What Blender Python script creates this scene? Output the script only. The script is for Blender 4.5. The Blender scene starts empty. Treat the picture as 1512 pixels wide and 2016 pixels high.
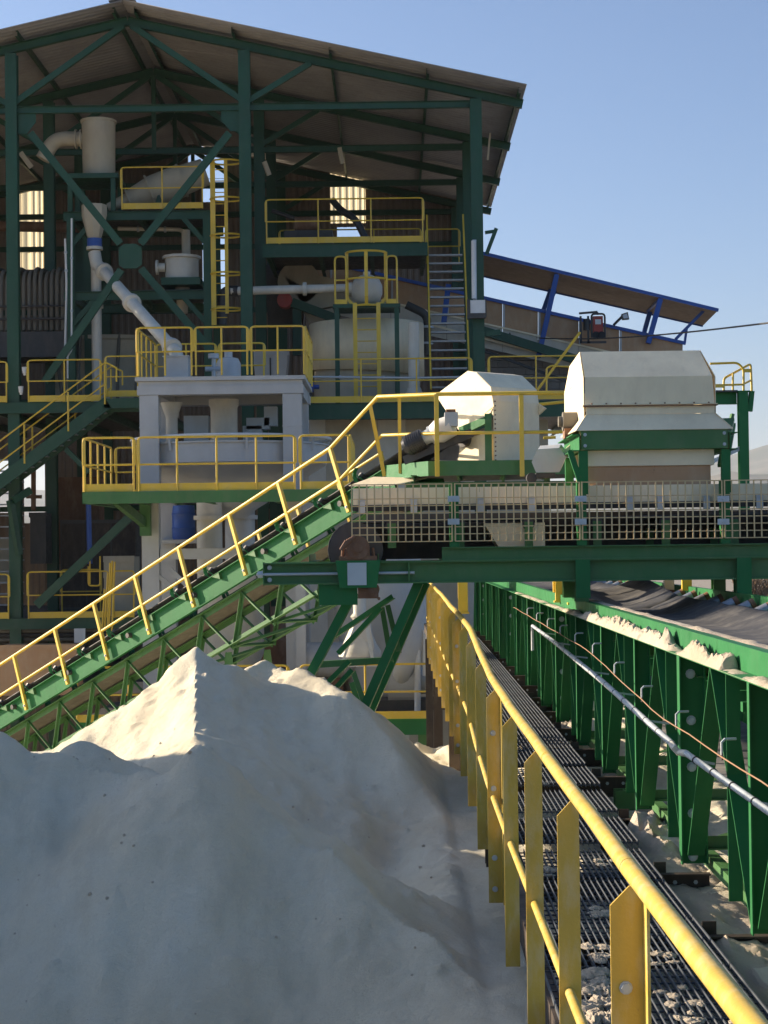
import bpy, math, random
from mathutils import Vector, Matrix, noise
random.seed(7)
SC = bpy.context.scene
COL = SC.collection
V = Vector
R = math.radians

# ------------------------------------------------------------------ camera
F = 3500.0                       # focal length in photo pixels
CAM = V((0, 0, 8))
RC = (Matrix.Rotation(.0054, 3, 'Z') @ Matrix.Rotation(math.pi/2 + .0171, 3, 'X') @ Matrix.Rotation(R(-.7), 3, 'Z'))
cd = bpy.data.cameras.new('camera')
cam = bpy.data.objects.new('camera', cd)
COL.objects.link(cam)
cam.matrix_world = Matrix.Translation(CAM) @ RC.to_4x4()
cd.sensor_fit = 'HORIZONTAL'
cd.sensor_width = 36
cd.lens = F/1512*36
cd.clip_start = .1
cd.clip_end = 30000
SC.camera = cam

# ------------------------------------------------------------------ light
SUN = V((-.89, .36, .285)).normalized()
SUN_E = math.asin(SUN.z)
w = bpy.data.worlds.new('World')
SC.world = w
w.use_nodes = True
nt = w.node_tree
sky = nt.nodes.new('ShaderNodeTexSky')
sky.sky_type = 'NISHITA'
sky.sun_disc = False
sky.sun_elevation = SUN_E
sky.sun_rotation = math.atan2(SUN.x, SUN.y)
sky.air_density = .8
sky.dust_density = 1.6
sky.ozone_density = 4.3
bg = nt.nodes['Background']
nt.links.new(sky.outputs[0], bg.inputs[0])
bg.inputs[1].default_value = .090
sl = bpy.data.lights.new('sun', 'SUN')
sl.energy = 5.0
sl.angle = R(.5)
sl.color = (1, .84, .64)
so = bpy.data.objects.new('sun', sl)
COL.objects.link(so)
so.rotation_euler = (-SUN).to_track_quat('-Z', 'Y').to_euler()
so.location = (-30, 20, 40)
vs = SC.view_settings
vs.view_transform = 'Standard'
vs.look = 'None'
vs.exposure = 1.13
vs.gamma = 1


def at(px, py, Y):
    """world point at depth Y that the photograph shows at pixel (px, py)"""
    d = RC @ V(((px-756)/F, -(py-1008)/F, -1))
    return CAM + d*(Y/d.y)


# ------------------------------------------------------------------ mesh helpers
ORG = {}
ZUP = V((0, 0, 1))


def frame(a, b, up=ZUP):
    d = (b-a).normalized()
    if abs(d.dot(up)) > .98:
        up = V((0, 1, 0)) if abs(d.y) < .9 else V((1, 0, 0))
    s = d.cross(up).normalized()
    return d, s, s.cross(d).normalized()


class MB:
    def __init__(self):
        self.v = []
        self.f = []

    def add(self, vs, fs):
        o = len(self.v)
        self.v += [V(p) for p in vs]
        self.f += [tuple(i+o for i in f) for f in fs]
        return self

    def box(self, x0, x1, y0, y1, z0, z1):
        return self.add([(x, y, z) for z in (z0, z1) for y in (y0, y1) for x in (x0, x1)],
                        [(0, 2, 3, 1), (4, 5, 7, 6), (0, 1, 5, 4), (2, 6, 7, 3), (0, 4, 6, 2), (1, 3, 7, 5)])

    def prof(self, a, b, poly, up=ZUP):
        a, b = V(a), V(b)
        d, s, u = frame(a, b, up)
        n = len(poly)
        vs = [a+s*p[0]+u*p[1] for p in poly]+[b+s*p[0]+u*p[1] for p in poly]
        fs = [(i, (i+1) % n, n+(i+1) % n, n+i) for i in range(n)]
        fs += [tuple(range(n-1, -1, -1)), tuple(range(n, 2*n))]
        return self.add(vs, fs)

    def bar(self, a, b, w, h=None, up=ZUP):
        h = h or w
        return self.prof(a, b, [(-w/2, -h/2), (w/2, -h/2), (w/2, h/2), (-w/2, h/2)], up)

    def ibeam(self, a, b, w, h, t=None, up=ZUP):
        t = t or h*.09
        w2, h2, tw = w/2, h/2, t*.6
        return self.prof(a, b, [(-w2, -h2), (w2, -h2), (w2, -h2+t), (tw/2, -h2+t), (tw/2, h2-t), (w2, h2-t),
                                (w2, h2), (-w2, h2), (-w2, h2-t), (-tw/2, h2-t), (-tw/2, -h2+t), (-w2, -h2+t)], up)

    def chan(self, a, b, w, h, t, side=1, up=ZUP):
        h2 = h/2
        p = [(0, -h2), (w, -h2), (w, -h2+t), (t, -h2+t), (t, h2-t), (w, h2-t), (w, h2), (0, h2)]
        if side < 0:
            p = [(-x, y) for x, y in reversed(p)]
        return self.prof(a, b, p, up)

    def angle(self, a, b, w, t=.008, sx=1, sy=1, up=ZUP):
        p = [(0, 0), (w*sx, 0), (w*sx, t*sy), (t*sx, t*sy), (t*sx, w*sy), (0, w*sy)]
        if sx*sy < 0:
            p.reverse()
        return self.prof(a, b, p, up)

    def tube(self, pts, r, n=8, closed=False, cap=True):
        pts = [V(p) for p in pts]
        m = len(pts)
        rings = []
        prev = None
        for i, p in enumerate(pts):
            if closed:
                t = (pts[(i+1) % m]-pts[i-1]).normalized()
            else:
                t0 = (p-pts[i-1]).normalized() if i else None
                t1 = (pts[i+1]-p).normalized() if i < m-1 else None
                t = (t0+t1).normalized() if t0 and t1 else (t0 or t1)
            if prev is None:
                up = ZUP if abs(t.z) < .9 else V((1, 0, 0))
                s = t.cross(up).normalized()
            else:
                s = (prev-t*prev.dot(t)).normalized()
            prev = s
            u = s.cross(t)
            rr = r[i] if isinstance(r, (list, tuple)) else r
            rings.append([p+s*rr*math.cos(2*math.pi*k/n)+u*rr*math.sin(2*math.pi*k/n) for k in range(n)])
        o = len(self.v)
        for g in rings:
            self.v += g
        for i in range(m if closed else m-1):
            j = (i+1) % m
            for k in range(n):
                self.f.append((o+i*n+k, o+j*n+k, o+j*n+(k+1) % n, o+i*n+(k+1) % n))
        if cap and not closed:
            self.f.append(tuple(o+k for k in range(n)))
            self.f.append(tuple(o+(m-1)*n+k for k in range(n-1, -1, -1)))
        return self

    def cyl(self, a, b, r, r1=None, n=16):
        a, b = V(a), V(b)
        d, s, u = frame(a, b)
        r1 = r if r1 is None else r1
        c = [(math.cos(2*math.pi*k/n), math.sin(2*math.pi*k/n)) for k in range(n)]
        vs = [a+(s*x+u*y)*r for x, y in c]+[b+(s*x+u*y)*max(r1, 1e-4) for x, y in c]
        fs = [(k, (k+1) % n, n+(k+1) % n, n+k) for k in range(n)]
        fs += [tuple(range(n-1, -1, -1)), tuple(range(n, 2*n))]
        return self.add(vs, fs)

    def lathe(self, c, prof, n=24):
        """prof: (r, z) list about a vertical axis at c"""
        c = V(c)
        o = len(self.v)
        for r, z in prof:
            for k in range(n):
                a = 2*math.pi*k/n
                self.v.append(c+V((r*math.cos(a), r*math.sin(a), z)))
        m = len(prof)
        for i in range(m-1):
            for k in range(n):
                self.f.append((o+i*n+k, o+i*n+(k+1) % n, o+(i+1)*n+(k+1) % n, o+(i+1)*n+k))
        return self

    def plate(self, poly, t):
        """poly: coplanar 3-D outline, t: thickness vector"""
        poly = [V(p) for p in poly]
        n = len(poly)
        t = V(t)
        vs = poly+[p+t for p in poly]
        return self.add(vs, [tuple(range(n-1, -1, -1)), tuple(range(n, 2*n))]+[(i, (i+1) % n, n+(i+1) % n, n+i) for i in range(n)])

    def bolt(self, p, d, r=.016, h=.012):
        p, d = V(p), V(d)
        self.cyl(p, p+d*.003, r*1.35, n=10)
        return self.cyl(p+d*.003, p+d*h, r, n=6)

    def mesh(self, name, mat, org=None):
        me = bpy.data.meshes.new(name)
        o = org if org is not None else V((0, 0, 0))
        me.from_pydata([tuple(p-o) for p in self.v], [], self.f)
        if mat is not None:
            me.materials.append(mat)
        me.polygons.foreach_set('use_smooth', [True]*len(me.polygons))
        me.set_sharp_from_angle(angle=R(38))
        me.update()
        return me

    def build(self, name, mat, parent=None):
        if parent is not None:
            org = ORG[parent.name]
        else:
            lo = [min(p[i] for p in self.v) for i in range(3)]
            hi = [max(p[i] for p in self.v) for i in range(3)]
            org = V(((lo[0]+hi[0])/2, (lo[1]+hi[1])/2, lo[2]))
        ob = bpy.data.objects.new(name, self.mesh(name, mat, org))
        COL.objects.link(ob)
        if parent is not None:
            ob.parent = parent
        else:
            ob.location = org
        ORG[ob.name] = org
        return ob


def thing(name, label, cat, loc, group=None, kind=None):
    o = bpy.data.objects.new(name, None)
    o.empty_display_size = .2
    COL.objects.link(o)
    o.location = loc
    ORG[o.name] = V(loc)
    return tag(o, label, cat, group, kind)


def tag(o, label=None, cat=None, group=None, kind=None):
    for k, x in (('label', label), ('category', cat), ('group', group), ('kind', kind)):
        if x:
            o[k] = x
    return o


def inst(name, me, parent, loc, rot=None):
    """a copy sharing mesh data; loc in world space"""
    ob = bpy.data.objects.new(name, me)
    COL.objects.link(ob)
    ob.parent = parent
    ob.location = V(loc)-(ORG[parent.name] if parent is not None else V((0, 0, 0)))
    if rot:
        ob.rotation_euler = rot
    ORG[ob.name] = V(loc)
    return ob


# ------------------------------------------------------------------ materials
def N(t, kind, **kw):
    n = t.nodes.new(kind)
    for k, x in kw.items():
        setattr(n, k, x)
    return n


def mixc(t, fac, a, b, blend='MIX'):
    m = N(t, 'ShaderNodeMix', data_type='RGBA', blend_type=blend)
    for s, x in ((m.inputs[0], fac), (m.inputs[6], a), (m.inputs[7], b)):
        if isinstance(x, (int, float)):
            s.default_value = x
        elif isinstance(x, (tuple, list)):
            s.default_value = (*x[:3], 1)
        else:
            t.links.new(x, s)
    return m.outputs[2]


def nz(t, scale, detail=4, rough=.55, stretch=None, seed=0):
    g = N(t, 'ShaderNodeNewGeometry')
    mp = N(t, 'ShaderNodeMapping')
    t.links.new(g.outputs['Position'], mp.inputs[0])
    mp.inputs[1].default_value = (seed*3.1, seed*1.7, seed*.9)
    if stretch:
        mp.inputs[3].default_value = stretch
    n = N(t, 'ShaderNodeTexNoise')
    n.inputs['Scale'].default_value = scale
    n.inputs['Detail'].default_value = detail
    n.inputs['Roughness'].default_value = rough
    t.links.new(mp.outputs[0], n.inputs['Vector'])
    return n.outputs[0]


def ramp(t, x, lo, hi, a=0., b=1.):
    m = N(t, 'ShaderNodeMapRange')
    t.links.new(x, m.inputs[0])
    m.inputs[1].default_value = lo
    m.inputs[2].default_value = hi
    m.inputs[3].default_value = a
    m.inputs[4].default_value = b
    return m.outputs[0]


def newmat(name):
    m = bpy.data.materials.new(name)
    m.use_nodes = True
    return m, m.node_tree, m.node_tree.nodes['Principled BSDF']


def paint(name, col, rough=.45, dirt=(.30, .25, .19), amt=.35, wear=(.16, .08, .04), wamt=.25, metal=0, scale=1., bump=.15, spec=.5):
    m, t, b = newmat(name)
    c = mixc(t, ramp(t, nz(t, 1.3*scale, 5), .3, .7), tuple(x*.86 for x in col), tuple(min(1, x*1.08) for x in col))
    dust = ramp(t, nz(t, 5*scale, 6, .65, (1, 1, .35), 1), .47, .78, 0, amt)
    c = mixc(t, dust, c, dirt)
    rust = ramp(t, nz(t, 17*scale, 5, .7, (1, 1, .5), 2), .66, .74, 0, wamt)
    c = mixc(t, rust, c, wear)
    t.links.new(c, b.inputs['Base Color'])
    t.links.new(ramp(t, nz(t, 9*scale, 4, .6, None, 3), .3, .7, rough*.8, min(1, rough*1.3)), b.inputs['Roughness'])
    b.inputs['Metallic'].default_value = metal
    b.inputs['Specular IOR Level'].default_value = spec
    if bump:
        bp = N(t, 'ShaderNodeBump')
        bp.inputs['Strength'].default_value = bump
        bp.inputs['Distance'].default_value = .01
        t.links.new(nz(t, 30*scale, 4, .6, None, 4), bp.inputs['Height'])
        t.links.new(bp.outputs[0], b.inputs['Normal'])
    return m


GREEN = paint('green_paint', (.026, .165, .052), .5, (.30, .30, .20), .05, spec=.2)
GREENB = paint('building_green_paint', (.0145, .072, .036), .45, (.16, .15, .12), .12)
GREEND = paint('dark_green_paint', (.062, .180, .052), .5, (.24, .23, .14), .2)
YEL = paint('yellow_paint', (.76, .51, .05), .42, (.55, .47, .3), .3, (.3, .16, .05), .15)
YELF = paint('foreground_yellow_paint', (.60, .41, .065), .42, (.70, .60, .38), .55, (.30, .17, .07), .35, scale=3)
CREAM = paint('cream_paint', (.92, .78, .52), .5, (.60, .47, .30), .4, (.33, .17, .07), .3)
GREY = paint('grey_paint', (.52, .52, .50), .5, (.46, .44, .40), .35, (.2, .16, .13), .2)
GALV = paint('galvanised_steel', (.50, .54, .56), .45, (.46, .43, .38), .3, (.25, .2, .16), .2, metal=.25)
STEEL = paint('dark_steel', (.06, .058, .055), .55, (.16, .13, .1), .4, (.12, .06, .03), .4)
BROWN = paint('brown_primer', (.045, .030, .022), .6, (.2, .16, .11), .4, (.1, .05, .03), .4)
RUST = paint('rusty_steel', (.20, .10, .055), .8, (.36, .25, .16), .6, (.07, .035, .02), .8, bump=.5)
RUBBER = paint('black_rubber', (.018, .018, .019), .6, (.20, .18, .15), .35, (.05, .05, .05), .2)
BELT = paint('dusty_belt', (.055, .055, .058), .75, (.32, .29, .24), .45, (.1, .09, .08), .3)
DUSTPLATE = paint('dusty_plate', (.17, .155, .125), .8, (.3, .27, .21), .4)
BLUE = paint('blue_paint', (.03, .10, .38), .45, (.2, .2, .2), .25)
RED = paint('red_paint', (.42, .05, .03), .45, (.3, .2, .15), .3)
WHITE = paint('white_paint', (.74, .73, .69), .5, (.5, .45, .38), .3, (.3, .2, .12), .15)
PIPEW = paint('pipe_cream', (.66, .62, .52), .5, (.4, .35, .28), .3, (.3, .2, .1), .25)
DUCT = paint('duct_beige', (.50, .44, .32), .55, (.34, .27, .2), .35, (.22, .11, .05), .35)
TREAD = paint('tread_steel', (.42, .43, .43), .5, (.4, .35, .3), .3, metal=.3)
ROOFS = paint('roof_sheet', (.36, .335, .31), .8, (.24, .22, .20), .5, (.2, .13, .09), .4, scale=.6)
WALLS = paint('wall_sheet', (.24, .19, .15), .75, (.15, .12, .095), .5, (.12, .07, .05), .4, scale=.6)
CONC = paint('concrete', (.30, .28, .25), .9, (.2, .17, .14), .5, (.14, .12, .1), .4, bump=.4)
MESHW = paint('mesh_wire', (.70, .51, .26), .6, (.52, .37, .2), .5, (.3, .17, .07), .4)
ORANGE = paint('orange_cord', (.34, .18, .09), .6, (.36, .31, .24), .4)
GLASSY = paint('motor_grey', (.035, .037, .04), .4, (.2, .18, .15), .35)
SKIRT = paint('skirt_rust_panel', (.50, .30, .16), .7, (.55, .42, .28), .6, (.16, .08, .04), .6)

# translucent rooflight sheet
TRANS, _t, _b = newmat('translucent_sheet')
_tr = N(_t, 'ShaderNodeBsdfTranslucent')
_tr.inputs[0].default_value = (.80, .70, .46, 1)
_mx = N(_t, 'ShaderNodeMixShader')
_mx.inputs[0].default_value = .75
_b.inputs['Base Color'].default_value = (.6, .5, .28, 1)
_o = _t.nodes['Material Output']
_t.links.new(_b.outputs[0], _mx.inputs[1])
_t.links.new(_tr.outputs[0], _mx.inputs[2])
_t.links.new(_mx.outputs[0], _o.inputs[0])


def sandmat(name, col, tint, pale):
    m, t, b = newmat(name)
    c = mixc(t, ramp(t, nz(t, .8, 6, .6), .38, .66), col, tint)
    c = mixc(t, ramp(t, nz(t, 2.2, 6, .65, (1, .6, .6), 5), .55, .75, 0, .6), c, pale)
    c = mixc(t, ramp(t, nz(t, 3.5, 6, .7, (1.6, .5, .5), 9), .5, .72, 0, .55), c, tuple(x*.80 for x in tint))
    c = mixc(t, ramp(t, nz(t, 9, 5, .7, None, 6), .6, .78, 0, .4), c, tuple(x*.75 for x in tint))
    c = mixc(t, ramp(t, nz(t, 120, 3, .7, None, 7), .35, .7, 0, .18), c, tuple(x*.62 for x in tint))
    t.links.new(c, b.inputs['Base Color'])
    b.inputs['Roughness'].default_value = .95
    b.inputs['Specular IOR Level'].default_value = .15
    b1 = N(t, 'ShaderNodeBump')
    b1.inputs['Strength'].default_value = .85
    b1.inputs['Distance'].default_value = .024
    t.links.new(nz(t, 38, 6, .75), b1.inputs['Height'])
    b2 = N(t, 'ShaderNodeBump')
    b2.inputs['Strength'].default_value = .85
    b2.inputs['Distance'].default_value = .008
    t.links.new(nz(t, 170, 3, .7), b2.inputs['Height'])
    t.links.new(b1.outputs[0], b2.inputs['Normal'])
    t.links.new(b2.outputs[0], b.inputs['Normal'])
    return m


SAND = sandmat('pale_sand', (.90, .835, .65), (.86, .755, .55), (.93, .875, .72))
SANDL = sandmat('sand_lumps', (.74, .64, .50), (.66, .54, .39), (.80, .71, .58))
EARTH = sandmat('earth', (.42, .37, .30), (.36, .31, .24), (.48, .43, .36))
HILLM, _t, _b = newmat('hill_scrub')
_c = mixc(_t, ramp(_t, nz(_t, .004, 6), .4, .65), (.05, .065, .035), (.16, .14, .10))
_t.links.new(_c, _b.inputs['Base Color'])
_b.inputs['Roughness'].default_value = 1
TWIG = paint('dry_twig', (.20, .14, .09), .9, (.3, .22, .14), .5)
LAMPGLASS = paint('lamp_glass', (.6, .62, .65), .2, amt=.2)

# ------------------------------------------------------------------ ground, hills
g = MB()
n = 60
for i in range(n+1):
    for j in range(n+1):
        x = math.copysign(abs(i/n*2-1)**3, i/n*2-1)*9000
        y = -200+(j/n)**3*14000
        g.v.append(V((x, y, -.25+.25*noise.noise(V((x*.02, y*.02, 0))))))
for i in range(n):
    for j in range(n):
        k = i*(n+1)+j
        g.f.append((k, k+n+1, k+n+2, k+1))
tag(g.build('ground', EARTH), 'brown earth yard around the plant', kind='structure')


def hills(name, Y, xs, seed, label):
    """a range of hills: xs = [(photo px, photo py of the crest)] at depth Y"""
    m = MB()
    nx, ny = 140, 24
    x0, x1 = xs[0][0], xs[-1][0]
    for i in range(nx+1):
        px = x0+(x1-x0)*i/nx
        for a, b in zip(xs, xs[1:]):
            if a[0] <= px <= b[0]:
                u = (px-a[0])/(b[0]-a[0])
                u = u*u*(3-2*u)
                py = a[1]*(1-u)+b[1]*u
        p = at(px, py, Y)
        h = p.z
        for j in range(ny+1):
            v = j/ny*2-1
            y = Y+v*Y*.32
            prof_ = max(0, 1-abs(v))**.9
            q = V((p.x*.0011+seed, y*.0011, seed))
            z = h*prof_*(1+.16*noise.fractal(q, 1, 2, 5)*(.15 if j == ny//2 else 1)) - 5
            m.v.append(V((p.x*(1+.0), y, z)))
    for i in range(nx):
        for j in range(ny):
            k = i*(ny+1)+j
            m.f.append((k, k+1, k+ny+2, k+ny+1))
    return tag(m.build(name, HILLM), label, kind='structure')


hills('hills', 6500, [(-2600, 985), (-1200, 930), (0, 960), (800, 985), (1180, 960), (1300, 930), (1395, 905), (1460, 884), (1530, 868), (1800, 880), (2400, 930), (3600, 960)], 1.3,
      'hazy blue hills on the horizon at the right')
hills('near_hills', 3600, [(-2600, 1000), (0, 1010), (1000, 1000), (1350, 945), (1440, 922), (1500, 930), (1580, 912), (1900, 950), (3000, 990)], 7.7,
      'lower hazy ridge in front of the hills at the right')

# ------------------------------------------------------------------ sand piles
peaks = []


def pk(px, py, Y, s=.74, sl=None, sr=None, sf=None):
    p = at(px, py, Y)
    peaks.append((p, s, sl or s, sr or s, sf or s))
    return p


P1 = pk(386, 1292, 15.7, .74, .93, .60, .70)
P2 = at(524, 1308, 16.4)
P3 = at(590, 1322, 15.9)
P4 = at(690, 1368, 15.3)
F1 = V((-1.54, 13.6, 6.56))
F2 = V((-1.40, 12.2, 6.10))
PA = pk(392, 1490, 10.0, .80, .8, .66, .82)
PB = pk(-30, 1448, 10.6, .72, .7, .55, .8)
pk(165, 1452, 12.4, .66)
pk(-260, 1440, 11, .72)
pk(-520, 1430, 13, .72)
pk(-330, 1380, 17, .72)
for yy in (8.6, 10, 11.4, 12.8, 13.9, 14.7):       # unseen bigger heap left of the frame, added to shade the front mound
    peaks.append((V((-8.0, yy, 9.12)), .76, .74, .78, .74))
# ridges: (a, b, slope)
R1 = at(300, 1524, 10.25)
R2 = at(150, 1512, 10.5)
C1, C2, C3, C4 = at(520, 1588, 9.8), at(680, 1706, 9.4), at(840, 1835, 9.0), at(990, 1955, 8.5)
ridges = [(PA, R1, .8), (R1, R2, .8), (R2, PB, .8),
          (P1, F1, .9, .46), (F1, F2, .9, .46), (PA, at(415, 1720, 9.3), 1.0), (P1, at(452, 1340, 16.0), .66), (at(452, 1340, 16.0), P2, .66), (P2, P3, .62), (P3, P4, .62), (P4, V((.1, 14.5, 6.35)), .66),
          (PA, C1, .62, .95), (C1, C2, .58, .95), (C2, C3, .56, .9), (C3, C4, .5, .8)]


def sand_h(x, y):
    hs = []
    for p, s, sl_, sr_, sf_ in peaks:
        dx, dy = x-p.x, y-p.y
        d = math.hypot(dx, dy)
        if d > 6:
            continue
        c, si = dx/(d+1e-6), dy/(d+1e-6)
        k = s
        if c < 0:
            k = s+(sl_-s)*c*c
        else:
            k = s+(sr_-s)*c*c
        if si < 0:
            k += (sf_-s)*si*si
        hs.append(p.z-k*(math.sqrt(d*d+.004)-.06))
    for rg in ridges:
        a, b = rg[0], rg[1]
        ab = b-a
        u = max(0, min(1, ((x-a.x)*ab.x+(y-a.y)*ab.y)/(ab.x**2+ab.y**2)))
        q = a+ab*u
        d = math.hypot(x-q.x, y-q.y)
        k = rg[2]
        if len(rg) > 3:
            k += (rg[3]-rg[2])*(.5+.5*(x-q.x)/(d+.02))
        hs.append(q.z-k*d)
    base = 4.9
    if x > -1.6:
        e = min(1, max(0, (x+1.6)/2.1))
        e = e*e*(3-2*e)
        f = 1 if y < 14 else max(0, 1-(y-14)/4)
        base += 1.0*e*f*(.95+.1*noise.noise(V((x*.9, y*.6, 3))))
    if x > 1.1:
        base = 5.80+.30*min(1, (x-1.1)/.5)*(.75+.5*noise.noise(V((x, y*.7, 9))))
    hs.append(base)
    h = max(hs)
    K = 20.
    h = h+math.log(sum(math.exp(K*(q-h)) for q in hs if q > h-.5))/K
    return h


m = MB()
xs = [-14+i*.2 for i in range(52)]
x = xs[-1]
while x < 3.2:
    x += .026
    xs.append(x)
ys = [5.5]
while ys[-1] < 27:
    ys.append(ys[-1]+(.023 if 7.6 < ys[-1] < 11.5 else .030 if ys[-1] < 17.4 else .2))
for x in xs:
    for y in ys:
        h = sand_h(x, y)
        p = V((x, y, h))
        # run-off gullies stretched down the slope, slump lumps, fine roughness
        gl = noise.noise(V((x*2.3+.8*noise.noise(V((x, y, 0))), y*.55+x*.5, 1.7)))
        g2 = noise.noise(V((x*6+y*1.2, y*1.1, 4.2)))
        rl = noise.noise(V(((x+y*.45)*7.5, y*.9-x*.4, 4.2)))          # rills running down the right-hand flank
        h += .045*noise.noise(V((x*4.6, y*1.0+x*.6, 9.1)))+.070*gl+.018*g2+.022*rl*(.5+.5*noise.noise(V((x*.8, y*.8, 2))))+.024*noise.fractal(p*3.1, 1, 2, 3)+.009*noise.noise(p*11)+.005*noise.noise(p*24)+.005*noise.noise(p*45)
        lump = noise.noise(V((x*7.2, y*7.2, 8)))
        if lump > .42:
            h += (lump-.42)*.10
        if x > -2.2 and x < 1.62:
            cap = 5.86+1.1*max(0, .42-x)+.05*noise.noise(V((x*1.5, y*1.1, 6)))+.015*noise.noise(p*6)
            h = -math.log(math.exp(-24*(h-5))+math.exp(-24*(cap-5)))/24+5
        m.v.append(V((x, y, h)))
ny = len(ys)
for i in range(len(xs)-1):
    for j in range(ny-1):
        k = i*ny+j
        m.f.append((k, k+ny, k+ny+1, k+1))
# skirt down to the yard
border = [i*ny for i in range(len(xs))]+[(len(xs)-1)*ny+j for j in range(1, ny)]+[i*ny+ny-1 for i in range(len(xs)-2, -1, -1)]+[j for j in range(ny-2, 0, -1)]
o = len(m.v)
cx, cy = -3, 16
for k in border:
    p = m.v[k]
    m.v.append(V((cx+(p.x-cx)*1.5 if p.x < 0 else p.x+1.5, cy+(p.y-cy)*1.35, -.5)))
nb = len(border)
for i in range(nb):
    j = (i+1) % nb
    m.f.append((border[i], o+i, o+j, border[j]))
pile = m.build('sand_pile', SAND)
pile.data.polygons.foreach_set('use_smooth', [True]*len(pile.data.polygons))
tag(pile, 'pale sand stockpile with pointed tips beside the yellow railing', kind='stuff')


def clumps(name, label, spots, seed, mat=SANDL):
    """rough heaps of damp sand: spots = (x, y, z, rx, ry, rz)"""
    m = MB()
    for q, (x, y, z, rx, ry, rz) in enumerate(spots):
        nu, nv = 22, 9
        o = len(m.v)
        for j in range(nv+1):
            e = j/nv*math.pi/2
            for i in range(nu):
                a = 2*math.pi*i/nu
                d = V((math.cos(a)*math.cos(e), math.sin(a)*math.cos(e), math.sin(e)))
                s = 1+.30*noise.fractal(d*1.8+V((q*3.7+seed, 0, seed)), 1, 2, 3)+.12*noise.noise(d*6+V((q, seed, 0)))
                hz = .75+.35*noise.noise(d*3.2+V((0, q*2.2, seed)))
                m.v.append(V((x+d.x*rx*s, y+d.y*ry*s, z+d.z*rz*s*hz)))
        for j in range(nv):
            for i in range(nu):
                m.f.append((o+j*nu+i, o+j*nu+(i+1) % nu, o+(j+1)*nu+(i+1) % nu, o+(j+1)*nu+i))
        m.f.append(tuple(o+nv*nu+i for i in range(nu)))
    return tag(m.build(name, mat), label, kind='stuff')

# ------------------------------------------------------------------ walkway (foreground right)
def rise(y):
    if y < 10.4:
        return 0
    if y < 14:
        return .15*(y-10.4)/3.6
    return .15+.03*min(1, (y-14)/12)


XR = .59                                          # railing line
WZ = 6.1
walk = thing('walkway', 'steel grating walkway between yellow railing and green belt conveyor', None, (1.05, 16, WZ), kind='structure')
gm = MB()
for k in range(26):                               # bearing bars of one 1 m panel
    x = -.42+k*.84/25
    gm.box(x-.0017, x+.0017, 0, .985, -.03, 0)
for k in range(9):
    y = .03+k*.92/8
    gm.box(-.42, .42, y-.003, y+.003, -.024, -.016)
gm.box(-.424, -.418, 0, .985, -.032, .001).box(.418, .424, 0, .985, -.032, .001)
GRATE = paint('grating_steel', (.085, .098, .115), .5, (.2, .18, .15), .25, (.1, .07, .04), .3, metal=0, scale=3)
gme = gm.mesh('grating_panel', GRATE)
for k in range(34):
    y = 2+k
    o = inst('grating_panel', gme, walk, (1.06, y, WZ+rise(y+.5)))
    o['kind'] = 'stuff'
for sx in (.62,):
    for y0 in range(2, 36, 6):
        MB().chan((sx, y0, WZ-.10+rise(y0)), (sx, y0+5.99, WZ-.10+rise(y0+6)), .06, .16, .008, -1 if sx > 1 else 1).build('side_channel', BROWN, walk)
cm = MB().chan((-.43, 0, 0), (.74, 0, 0), .06, .15, .009).mesh('cross_channel', BROWN)
bme = MB().bolt((0, -.001, .02), (0, -1, 0), .013).mesh('bolt', GALV)
for k in range(20):
    y = 3.85+k*1.62
    o = inst('cross_channel', cm, walk, (1.06, y, WZ-.105+rise(y)))
    for dx in (.54, .66):
        inst('bolt', bme, o, (1.06+dx, y, WZ-.105+rise(y)))
    MB().bar((1.56, y, WZ-.15), (1.95, y, WZ-.75), .09, .07).build('strut', BROWN, walk)
    MB().box(1.49, 1.56, y+.061, y+.07, WZ-.17+rise(y), WZ+.02+rise(y)).build('cleat', BROWN, walk)

rail = thing('walkway_railing', 'dusty yellow handrail with flat steel posts running along the walkway in the foreground', 'railing', (XR, 16, WZ))
RZ = [(-1.2, 7.22), (1.4, 7.205), (4.555, 7.162), (7.0, 7.145), (9.1, 7.143), (10.9, 7.168), (12.4, 7.245), (13.9, 7.305), (16.1, 7.318), (19.0, 7.318), (22, 7.33), (25, 7.325), (28, 7.33), (31, 7.33)]
py = [q[0] for q in RZ]
wx = [0, 0, 0, .003, 0, -.004, -.008, .004, .006, 0, .005, 0, 0, 0]


def railz(y):
    for (a, za_), (b, zb_) in zip(RZ, RZ[1:]):
        if a <= y <= b:
            return za_+(zb_-za_)*(y-a)/(b-a)
    return RZ[-1][1]


for i in range(len(py)-1):
    a = V((XR+wx[i], py[i]+.003, railz(py[i])))
    b = V((XR+wx[i+1], py[i+1]-.003, railz(py[i+1])))
    MB().tube([a, a.lerp(b, .33)+V((0, 0, .004)), a.lerp(b, .66), b], .0245, 20).build('handrail', YELF, rail)
    MB().tube([(a.x-.03, a.y, a.z-.645), (b.x-.03, b.y, b.z-.645)], .0165, 14).build('mid_rail', YELF, rail)
fp = MB().plate([(-.062, 0, -1.24), (.010, 0, -1.24), (.010, 0, 0.0), (-.014, 0, 0.0), (-.062, 0, -.052)], (0, .008, 0)).mesh('flat_post', YELF)
mp_ = MB().plate([(-.066, 0, -1.24), (.014, 0, -1.24), (.014, 0, -.01), (-.018, 0, -.01), (-.066, 0, -.058)], (0, .008, 0))
mp_.box(.0142, .022, -.07, .008, -1.24, -.035)
mpm = mp_.mesh('angle_post', YELF)
bbm = MB().bolt((-.03, -.001, 0), (0, -1, 0), .0125, .011).mesh('bolt', GALV)
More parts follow.
